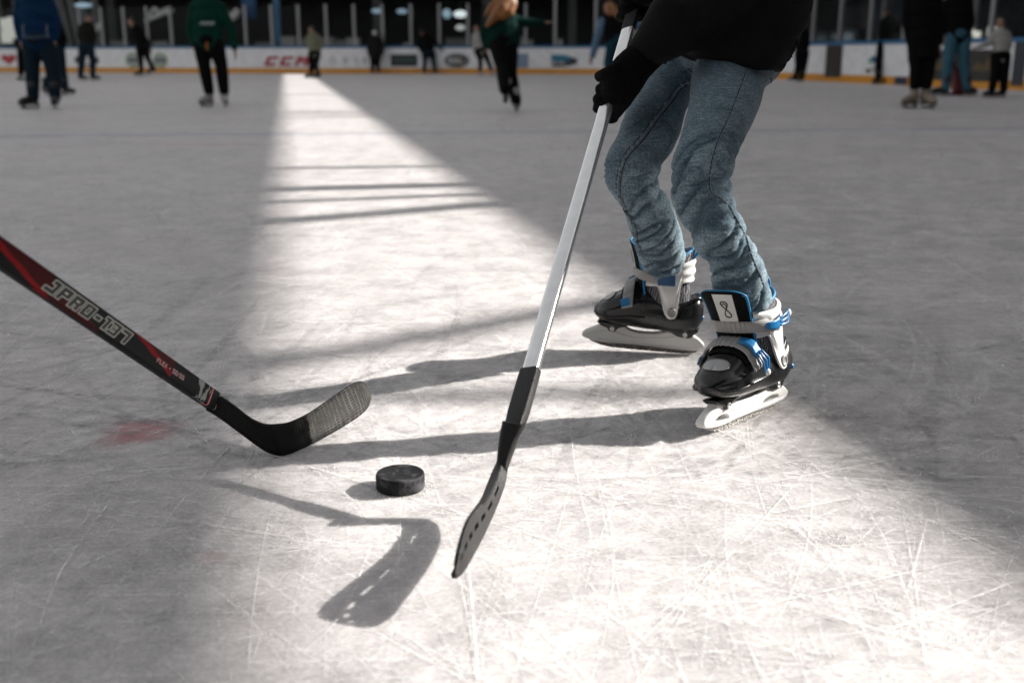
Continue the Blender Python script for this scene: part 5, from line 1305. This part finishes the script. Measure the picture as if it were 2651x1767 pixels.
def grip_hand(palm, fingers, thumb, name):
    pr = [tube(cr([D(*p) for p in palm[0]], 10), palm[1], n=16)]
    for f, r in fingers: pr.append(tube(cr([D(*p) for p in f], 14), list(np.linspace(r, r*.85, 14)), n=10))
    pr.append(tube(cr([D(*p) for p in thumb], 10), list(np.linspace(.014, .0115, 10)), n=10))
    gm = remesh(join(*pr), .0028, 2)
    for v in gm.vertices: v.co += v.normal*noise.noise(v.co*190)*.0011
    attach(link_mesh(name, gm, M_gl), MS, True)
zs = z_at(240)
fing = []
for k, (y, L, r) in enumerate(((196, 0, .0125), (222, 2, .0135), (247, 1, .0135), (270, -4, .0118))):
    sx = 1640+(y-30)*(1330-1640)/1080
    fing.append(([(sx+44, y-14, zs+.005), (sx+20, y-4, zs+.036), (sx-18, y+8, zs+.026), (sx-27-L, y+10, zs-.006), (sx-6, y+6, zs-.026)], r))
grip_hand(([(1668, 148, 2.08), (1645, 168, 2.075), (1622, 196, 2.08), (1604, 228, 2.095), (1594, 262, 2.125), (1583, 300, 2.15)], list(np.interp(np.linspace(0, 1, 10), [0, .25, .5, .75, 1], [.034, .037, .040, .032, .016]))), fing,
          [(1622, 172, 2.07), (1596, 180, 2.055), (1568, 192, 2.075), (1553, 198, 2.10)], 'glove')
zt = z_at(0); f2 = []
for k, (y, r) in enumerate(((-28, .0125), (-6, .0135), (16, .0135), (38, .0120))):
    sx = 1640+(y-30)*(1330-1640)/1080
    f2.append(([(sx+34, y-8, zt+.012), (sx+8, y-2, zt-.030), (sx-24, y+4, zt-.018), (sx-30, y+8, zt+.010), (sx-8, y+8, zt+.028)], r))
grip_hand(([(1672, -30, 2.32), (1668, -12, 2.33), (1660, 10, 2.335), (1655, 30, 2.335)], list(np.linspace(.036, .022, 10))), f2, [(1655, -40, 2.31), (1630, -50, 2.29), (1606, -40, 2.29)], 'glove')
hc = Vector((.305, 2.275, 1.30)); up = Vector((-.25, 0, 1)).normalized(); fwv = Vector((-1, -.15, -.25)); fwv = (fwv-up*fwv.dot(up)).normalized(); R = Matrix((fwv.cross(up), fwv, up)).transposed()
bodyp = [head_vf(hc, R, .225), tube([hc-up*.04, Vector((.35, 2.285, 1.12)), Vector((.40, 2.29, 1.0))], [.052, .055, .07], n=12), tube([Vector((.42, 2.29, 1.0)), Vector((.455, 2.31, .80)), D(1895, 108, 2.28)], [.10, .105, .10], n=14)]
bodyp += [tube([a, b, c], [.045, .04, .025], n=10) for a, b, c in ((shN, elN, wrN), (shF, elF, wrF))]
bodyp += [tube([Vector(p) for p in L[0][4:50:6]], [max(.02, r*.6) for r in L[1][4:50:6]], n=12) for L in (LN, LF)]
attach(link_mesh('body', remesh(join(*bodyp), .008, 3), M_skin), MS, True)
T = lambda p: hc+R @ (Vector(p)*.225)
hm = remesh(join(ellipsoid(T((0, -.07, .17)), (.37*.225, .44*.225, .40*.225), R), tube([T((math.cos(a)*.36, math.sin(a)*.43-.03, .10)) for a in np.linspace(0, 2*PI, 24, endpoint=False)], [.014]*24, n=8, closed=True)), .005, 2)
attach(link_mesh('beanie', hm, M_gl), MS, True)
mk('eyes', join(*[ellipsoid(T((x, .37, .0)), (.010, .007, .007), R, 10, 8) for x in (-.13, .13)]), M_eye, MS, True, True); mk('mouth', ellipsoid(T((0, .36, -.27)), (.022, .007, .006), R, 10, 6), M_lip, MS, True, True)
